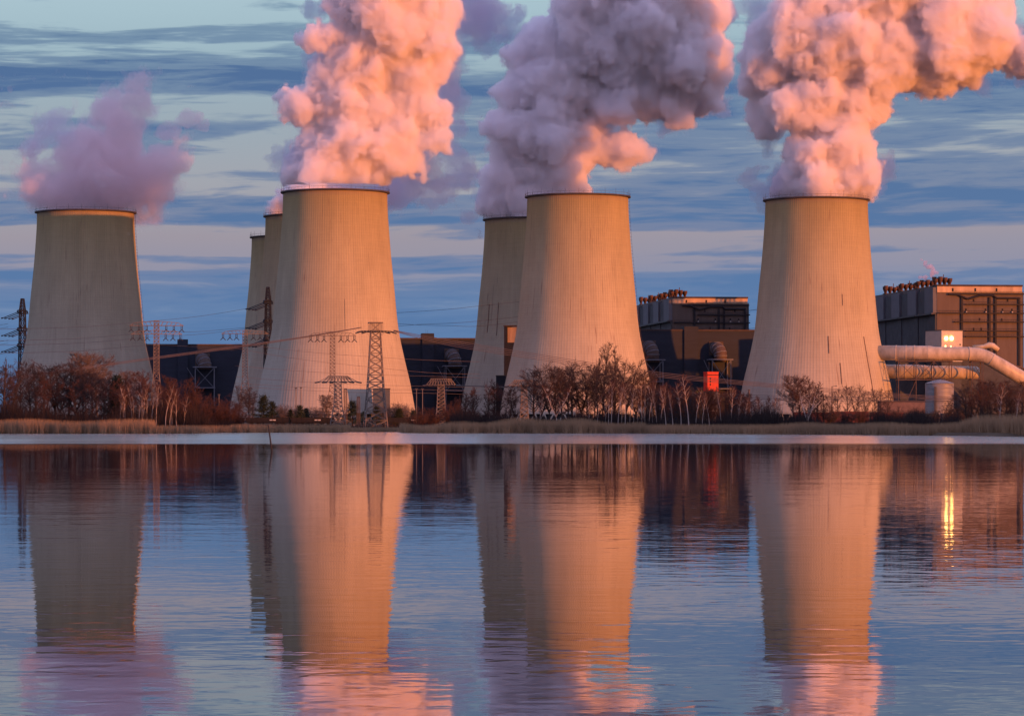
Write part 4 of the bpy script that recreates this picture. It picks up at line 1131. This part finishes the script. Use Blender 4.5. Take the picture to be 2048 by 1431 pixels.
def bush(seed, h, n, spreadx, stemm, twigm, tw=0.014, name='shrub'):
    rng = random.Random(seed); root = bpy.data.objects.new(name, None); COL.objects.link(root)
    st, fi = [], []
    for k in range(n):
        a = rng.uniform(0, 6.28); rr_ = math.sqrt(rng.random()); hh = h * (1 - 0.45 * rr_ * rr_) * rng.uniform(0.7, 1.05)
        p = Vector((math.cos(a) * rr_ * spreadx * 0.25, math.sin(a) * rr_ * spreadx * 0.25, 0)); e = Vector((math.cos(a) * rr_ * spreadx, math.sin(a) * rr_ * spreadx, hh))
        mid = p.lerp(e, 0.5) + Vector((0, 0, hh * 0.08))
        st.append((p, mid, tw * 2.2, tw * 1.5)); st.append((mid, e, tw * 1.5, tw * 0.8))
        for j in range(16):
            f_ = rng.uniform(0.2, 1.0); b_ = p.lerp(mid, f_ * 2) if f_ < 0.5 else mid.lerp(e, f_ * 2 - 1)
            dd = Vector((rng.uniform(-1, 1), rng.uniform(-1, 1), rng.uniform(-0.1, 1.3))).normalized()
            L = h * rng.uniform(0.08, 0.2); q = b_ + dd * L
            fi.append((b_, q, tw, tw * 0.6))
            for _ in range(3):
                d3 = (dd + Vector((rng.uniform(-1, 1), rng.uniform(-1, 1), rng.uniform(-.6, .8)))).normalized(); bb = b_.lerp(q, rng.uniform(0.3, 1))
                fi.append((bb, bb + d3 * L * 0.5, tw * 0.8, tw * 0.5))
    seg_mesh('stems', st, stemm, root, 4); seg_mesh('crown', fi, twigm, root, 3)
    return root, h

def pine(seed, h, name='pine_tree'):
    rng = random.Random(seed); root = bpy.data.objects.new(name, None); COL.objects.link(root)
    st = [(Vector((0, 0, 0)), Vector((0.1, 0, h * 0.9)), 0.16, 0.04)]; V = []; Fc = []
    for k in range(42):
        u = 0.12 + 0.88 * (k / 42); z = h * u; L = h * 0.42 * (1.12 - u) * rng.uniform(0.55, 1.15); a = k * 2.4
        e = Vector((math.cos(a) * L, math.sin(a) * L, z + L * rng.uniform(-0.05, 0.35))); b_ = Vector((0.05, 0, z))
        st.append((b_, e, 0.05, 0.015))
        for j in range(46):
            p = b_.lerp(e, rng.uniform(0.3, 1.08)) + Vector((rng.gauss(0, .22), rng.gauss(0, .22), rng.gauss(0, .16)))
            dd = Vector((rng.uniform(-1, 1), rng.uniform(-1, 1), rng.uniform(-0.2, 1))).normalized() * rng.uniform(0.25, 0.5); sd = dd.cross(Vector((rng.random(), rng.random(), rng.random()))).normalized() * 0.07
            o_ = len(V); V += [p - sd, p + sd, p + dd]; Fc.append((o_, o_ + 1, o_ + 2))
    seg_mesh('trunk', st, M_BARK, root, 5); mesh_np('crown', np.array(V), np.array(Fc), M_PINE, root)
    return root, h

KIND = {
    'alder': [bare_tree(1, 10, 0.20, 0.28, 0.34, 0.75, 26, 9, 9, M_BARK, M_TWIG), bare_tree(2, 10, 0.18, 0.22, 0.30, 0.8, 26, 9, 9, M_BARK, M_TWIG), bare_tree(3, 10, 0.2, 0.3, 0.38, 0.6, 28, 9, 8, M_BARK, M_TWIG, fork=2)],
    'red': [bare_tree(4, 9, 0.13, 0.2, 0.28, 1.1, 26, 9, 9, M_BARK, M_TWIGR), bare_tree(5, 9, 0.13, 0.15, 0.26, 1.3, 26, 9, 9, M_BARK, M_TWIGR)],
    'birch': [bare_tree(6, 9, 0.10, 0.5, 0.2, 1.6, 14, 8, 8, M_BIRCH, M_BTWIG, 0.1, name='birch_tree'), bare_tree(7, 9, 0.09, 0.45, 0.17, 1.8, 13, 8, 8, M_BIRCH, M_BTWIG, 0.1, name='birch_tree', lean=0.12), bare_tree(8, 9, 0.11, 0.4, 0.22, 1.5, 14, 8, 8, M_BIRCH, M_BTWIG, 0.15, name='birch_tree', lean=-0.1)],
    'forked': [bare_tree(9, 8, 0.075, 0.3, 0.2, 1.2, 16, 8, 7, M_BIRCH, M_BTWIG, 0.0, fork=2, name='birch_tree')],
    'poplar': [bare_tree(10, 13, 0.16, 0.3, 0.2, 2.2, 30, 9, 7, M_BARK, M_TWIG, name='poplar_tree', shape='col'), bare_tree(11, 13, 0.15, 0.3, 0.17, 2.4, 28, 9, 7, M_BARK, M_TWIG, name='poplar_tree', shape='col')],
    'pale': [bare_tree(12, 9, 0.16, 0.3, 0.42, 0.9, 28, 10, 10, M_PALE, M_PALE, tw=0.02)],
    'white': [bare_tree(13, 7, 0.14, 0.25, 0.42, 0.8, 12, 4, 3, M_BIRCH, M_PALE, fork=3, tw=0.02)],
    'shrub': [bush(14, 4, 40, 2.4, M_TWIGR, M_TWIGR), bush(15, 4, 40, 2.0, M_TWIGR, M_TWIGR)],
    'darkshrub': [bush(16, 4, 46, 2.6, M_BARK, M_TWIG), bush(17, 4, 46, 2.3, M_BARK, M_TWIG)],
    'paleshrub': [bush(18, 4, 40, 2.4, M_PALE, M_PALE)],
    'pine': [pine(19, 6), pine(20, 6)],
    'snag': [bare_tree(21, 11, 0.22, 0.5, 0.12, 1.0, 10, 2, 1, M_BARK, M_BARK, tw=0.03)],
}
PROTO = set()
trng = random.Random(77)
def plant(kind, px, ytop, d, label, group, wx=1.0, cat=None):
    src, h0 = trng.choice(KIND[kind])
    if src.name not in PROTO:
        PROTO.add(src.name); o = src
    else: o = copy_tree(src)
    x = PX(px, d); gz = max(0.2, ground_z(x, d)) - 0.1
    hh = max(1.0, PZ(ytop, d) - gz); k = hh / h0
    o.location = (x, d, gz); o.scale = (k * wx, k * wx, k); o.rotation_euler = (0, 0, trng.uniform(0, 6.28) if kind not in ('forked',) else 0)
    tag(o, label, cat or {'pine': 'pine', 'shrub': 'shrub', 'darkshrub': 'shrub', 'paleshrub': 'shrub'}.get(kind, 'tree'), group)
    return o

def row(kind, spec, label, group, d, dvar=8, wx=1.0):
    for px, yt in spec: plant(kind, px + trng.uniform(-2, 2), yt + trng.uniform(-2, 2), d + trng.uniform(-dvar, dvar), label, group, wx * trng.uniform(0.9, 1.12))

plant('snag', 8, 717, 588, 'broken dead trunk sticking out above the left edge trees', None)
row('alder', [(22, 738), (40, 742), (58, 729), (72, 745), (92, 748), (110, 731), (124, 735), (137, 728), (150, 745), (165, 752), (182, 748), (205, 756), (4, 735), (222, 762)], 'dark leafless alder in the wood below the far left tower', 'alders below the far left tower', 600, 14)
row('red', [(12, 760), (32, 768), (85, 765), (132, 768), (160, 765), (190, 770), (212, 772), (242, 762), (262, 758), (282, 748), (300, 752), (318, 756), (338, 760), (355, 764), (372, 762), (386, 772)], 'reddish twiggy young tree in the wood left of the dark hall', 'reddish young trees at left', 592, 8)
row('birch', [(238, 783), (246, 778), (255, 772), (265, 770), (272, 765), (280, 760), (288, 758), (296, 762), (303, 765), (312, 770), (332, 772), (341, 778), (352, 780), (366, 792), (285, 775), (276, 780), (344, 790)], 'slender white stemmed birch before the wood at left', 'birches at left', 578, 3, 0.9)
row('pale', [(172, 719), (196, 727), (250, 752)], 'pale round leafless tree against the foot of the far left tower', 'pale trees by the far left tower', 900, 30)
row('pine', [(236, 752), (228, 765)], 'dark evergreen in the wood below the far left tower', 'evergreens at left', 604, 4, 0.8)
row('shrub', [(390, 785), (405, 793), (420, 798), (436, 800), (452, 803), (470, 806)], 'low reddish bush on the bank below the dark hall at left', 'reddish bushes on the left bank', 640, 10)
row('alder', [(478, 778), (497, 780), (508, 792)], 'small dark leafless tree around the foot of the pale pylon', 'small trees at the pale pylon', 1000, 15)
plant('pine', 527, 791, 860, 'broad dark pine left of the thin twin masts', None, 1.15)
plant('pine', 544, 803, 862, 'lower dark pine touching the broad one on its right', None, 1.1)
row('paleshrub', [(557, 806), (574, 803), (586, 812), (625, 806), (640, 810)], 'pale leafless bush along the foot of the tallest tower', 'pale bushes at the tallest tower', 900, 20)
row('pine', [(579, 818), (600, 813), (613, 816)], 'small dark pine beside the thin twin masts', 'small pines by the twin masts', 862, 10, 1.1)
plant('pale', 655, 796, 880, 'round brown leafless tree behind the short broad pylon', None, 1.1)
plant('pine', 705, 802, 850, 'dark pine standing just left of the tall box headed pylon', None, 1.3)
plant('pine', 753, 812, 870, 'dark pine seen through the legs of the box headed pylon', None, 1.2)
row('paleshrub', [(790, 798), (806, 800), (775, 806)], 'big pale leafless bush right of the box headed pylon', 'pale bushes right of the box headed pylon', 880, 10, 1.2)
row('pine', [(798, 818), (826, 822), (728, 822)], 'low dark pine in the bushes around the box headed pylon', 'low pines around the box headed pylon', 870, 8, 1.3)
row('shrub', [(838, 818), (852, 814), (866, 816), (898, 806), (913, 800)], 'low rust red bush beside the short pylon with a pale head', 'rust red bushes by the short pylon', 760, 8)
row('red', [(925, 786), (940, 781), (955, 783), (972, 776), (988, 764), (1002, 774), (1018, 778), (1034, 776)], 'reddish leafless tree before the gap left of the steamless tower', 'reddish trees left of the steamless tower', 640, 10)
row('alder', [(1068, 752), (1085, 741), (1097, 734), (1110, 745), (1122, 742), (1136, 748), (1146, 736), (1160, 739), (1174, 752), (1193, 735), (1210, 744), (1228, 738), (1256, 726), (1270, 748), (1287, 744), (1300, 758)], 'dark knotty leafless alder before the steamless tower', 'alders before the steamless tower', 640, 10)
row('poplar', [(1204, 697), (1231, 706), (1186, 728)], 'tall upright feathery tree before the right half of the steamless tower', 'tall feathery trees before the steamless tower', 650, 5)
plant('forked', 1115, 765, 596, 'white birch forked in a wide V at the foot of the steamless tower', None, 1.1)
row('birch', [(1216, 770), (1224, 765), (1235, 774), (1241, 770), (1250, 768), (1257, 776), (1266, 770), (1274, 774), (1281, 768), (1290, 772), (1297, 764), (1306, 770), (1313, 775), (1322, 770), (1078, 795), (1180, 800), (1195, 795), (1208, 790)], 'slender white stemmed birch below the right half of the steamless tower', 'birches below the steamless tower', 592, 4, 0.9)
row('birch', [(1332, 776), (1345, 785), (1362, 766), (1378, 754), (1390, 778), (1405, 788), (1418, 790), (1440, 778), (1462, 776), (1475, 790), (1488, 798), (1504, 800), (1520, 794), (1548, 798), (1560, 800)], 'white stemmed birch before the dark hall with brown ducts', 'birches before the hall with ducts', 566, 6, 0.9)
row('red', [(1296, 784), (1322, 786), (1340, 784), (1360, 788), (1380, 784), (1398, 786), (1413, 783), (1425, 785), (1433, 786), (1448, 788), (1465, 792), (1484, 790), (1500, 798), (1312, 778), (1330, 772), (1350, 776), (1370, 778), (1388, 780), (1405, 782), (1422, 780), (1440, 784), (1456, 780), (1474, 786), (1492, 792), (1508, 796), (1530, 798)], 'reddish twiggy young tree before the dark hall with brown ducts', 'reddish young trees before the hall with ducts', 600, 12)
plant('pale', 1588, 762, 580, 'leafless tree, left half of the big crown before the right sunlit tower', None, 0.85)
row('red', [(1602, 760), (1620, 762), (1634, 772), (1646, 786)], 'reddish crown in the big clump before the right sunlit tower', 'big reddish clump before the right tower', 570, 5, 1.1)
plant('white', 1617, 788, 535, 'bone white spreading tree in front of the reddish clump', None, 1.2)
row('alder', [(1662, 786), (1676, 783), (1695, 776), (1711, 775), (1731, 784), (1750, 781), (1760, 783), (1776, 782)], 'small round topped tree in the row against the foot of the right tower', 'row of small trees at the right tower', 1050, 10, 0.75)
row('alder', [(1915, 792), (1932, 778), (1948, 770), (1962, 775), (1978, 765), (1995, 770), (2010, 762), (2026, 772), (2042, 764), (1900, 806)], 'dark leafless tree in the wood at the right edge', 'dark trees at the right edge', 560, 14)
row('red', [(1968, 764), (1985, 768), (1940, 790), (2020, 778)], 'reddish leafless tree below the falling flue pipe', 'reddish trees at the right edge', 550, 8)
row('birch', [(1997, 770), (2032, 785)], 'white stemmed birch in the wood at the right edge', 'birches at the right edge', 500, 8)
row('darkshrub', [(1655, 812), (1690, 815), (1725, 812), (1765, 810), (1800, 816), (1835, 812), (1865, 818), (1895, 812), (1925, 812)], 'dark leafless bush along the wagons at right', 'dark bushes along the wagons', 700, 30, 1.2)

for pool in KIND.values():
    for src, _ in pool:
        if src.name not in PROTO: purge(src)

# ------------------------------------------------------------------ undergrowth and reeds
def blades(name, pts, hts, wid, mat, seed, lean=0.12):
    rng = np.random.default_rng(seed); n = len(pts)
    pts = np.array(pts); h = np.array(hts)
    a = rng.uniform(0, 2 * np.pi, n); w = wid * rng.uniform(0.6, 1.4, n)
    dx_ = np.cos(a) * w * 0.5; dy_ = np.sin(a) * w * 0.5
    top = pts + np.stack([rng.normal(0, lean, n) * h, rng.normal(0, lean, n) * h, h], 1)
    v = np.stack([pts + np.stack([-dx_, -dy_, 0 * h], 1), pts + np.stack([dx_, dy_, 0 * h], 1), top], 1).reshape(-1, 3)
    return tag(mesh_np(name, v, np.arange(3 * n).reshape(-1, 3), mat), kind='stuff')

rg = random.Random(5)
pts, hts = [], []
def xspan(px): return (px - CX) / F
while len(pts) < 95000:
    px = rg.uniform(-40, 2090); t0 = xspan(px)
    yy = 560.0
    for _ in range(4): yy = shore(t0 * yy)
    yy += rg.uniform(-1.5, 13) if px < 1900 else rg.uniform(-1.5, 16)
    xx = t0 * yy
    k = 2.5 + 0.5 * math.sin(px * 0.013) + 0.25 * math.sin(px * 0.05)
    if px < 310: k = 2.65 + 0.2 * math.sin(px * 0.03)
    elif px < 460: k = 1.7
    elif px < 700: k = 1.9
    elif px < 800: k = 1.25
    elif px > 1920: k = 2.4 + 0.9 * min(1, (px - 1920) / 40)
    elif px > 1560: k = 2.1 + 0.15 * math.sin(px * 0.04)
    elif px > 1290: k = 1.9
    pts.append((xx, yy, -0.15)); hts.append(k * rg.uniform(0.65, 1.08))
tag(blades('reeds', pts, hts, 0.085, M_REED, 1), 'dry tan reed belt along the far bank of the pond')

pts, hts = [], []
while len(pts) < 60000:
    px = rg.uniform(-40, 2090); t0 = xspan(px)
    if 470 < px < 905 and rg.random() < 0.75: continue
    yy = 560.0
    for _ in range(4): yy = shore(t0 * yy)
    yy += rg.uniform(11, 60); xx = t0 * yy
    k = 3.6 + 0.9 * math.sin(px * 0.021 + 1) + 0.6 * math.sin(px * 0.083)
    if px < 400: k += 1.2
    if 470 < px < 905: k = 2.0
    if px > 1640: k -= 0.9
    pts.append((xx, yy, 0.2)); hts.append(max(0.8, k) * rg.uniform(0.45, 1.1))
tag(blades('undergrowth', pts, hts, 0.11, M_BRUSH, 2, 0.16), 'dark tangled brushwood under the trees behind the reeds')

# unseen wood added on the right bank to keep low sun off the far bank
pts, hts = [], []
while len(pts) < 48000:
    xx = rg.uniform(112, 175); yy = rg.uniform(235, 520)
    if xx < 0.19 * yy + 22: continue
    gap = math.sin(yy * 0.055 + 0.6) + 0.5 * math.sin(yy * 0.017 + 2)
    if gap < -0.75 and rg.random() < 0.8: continue
    pts.append((xx, yy, 0.3)); hts.append(rg.uniform(3.0, 7.0) + 1.5 * math.sin(yy * 0.11))
tag(blades('wood', pts, hts, 0.45, M_BRUSH, 3, 0.05), 'unseen dark wood added along the right bank to shade the far bank')
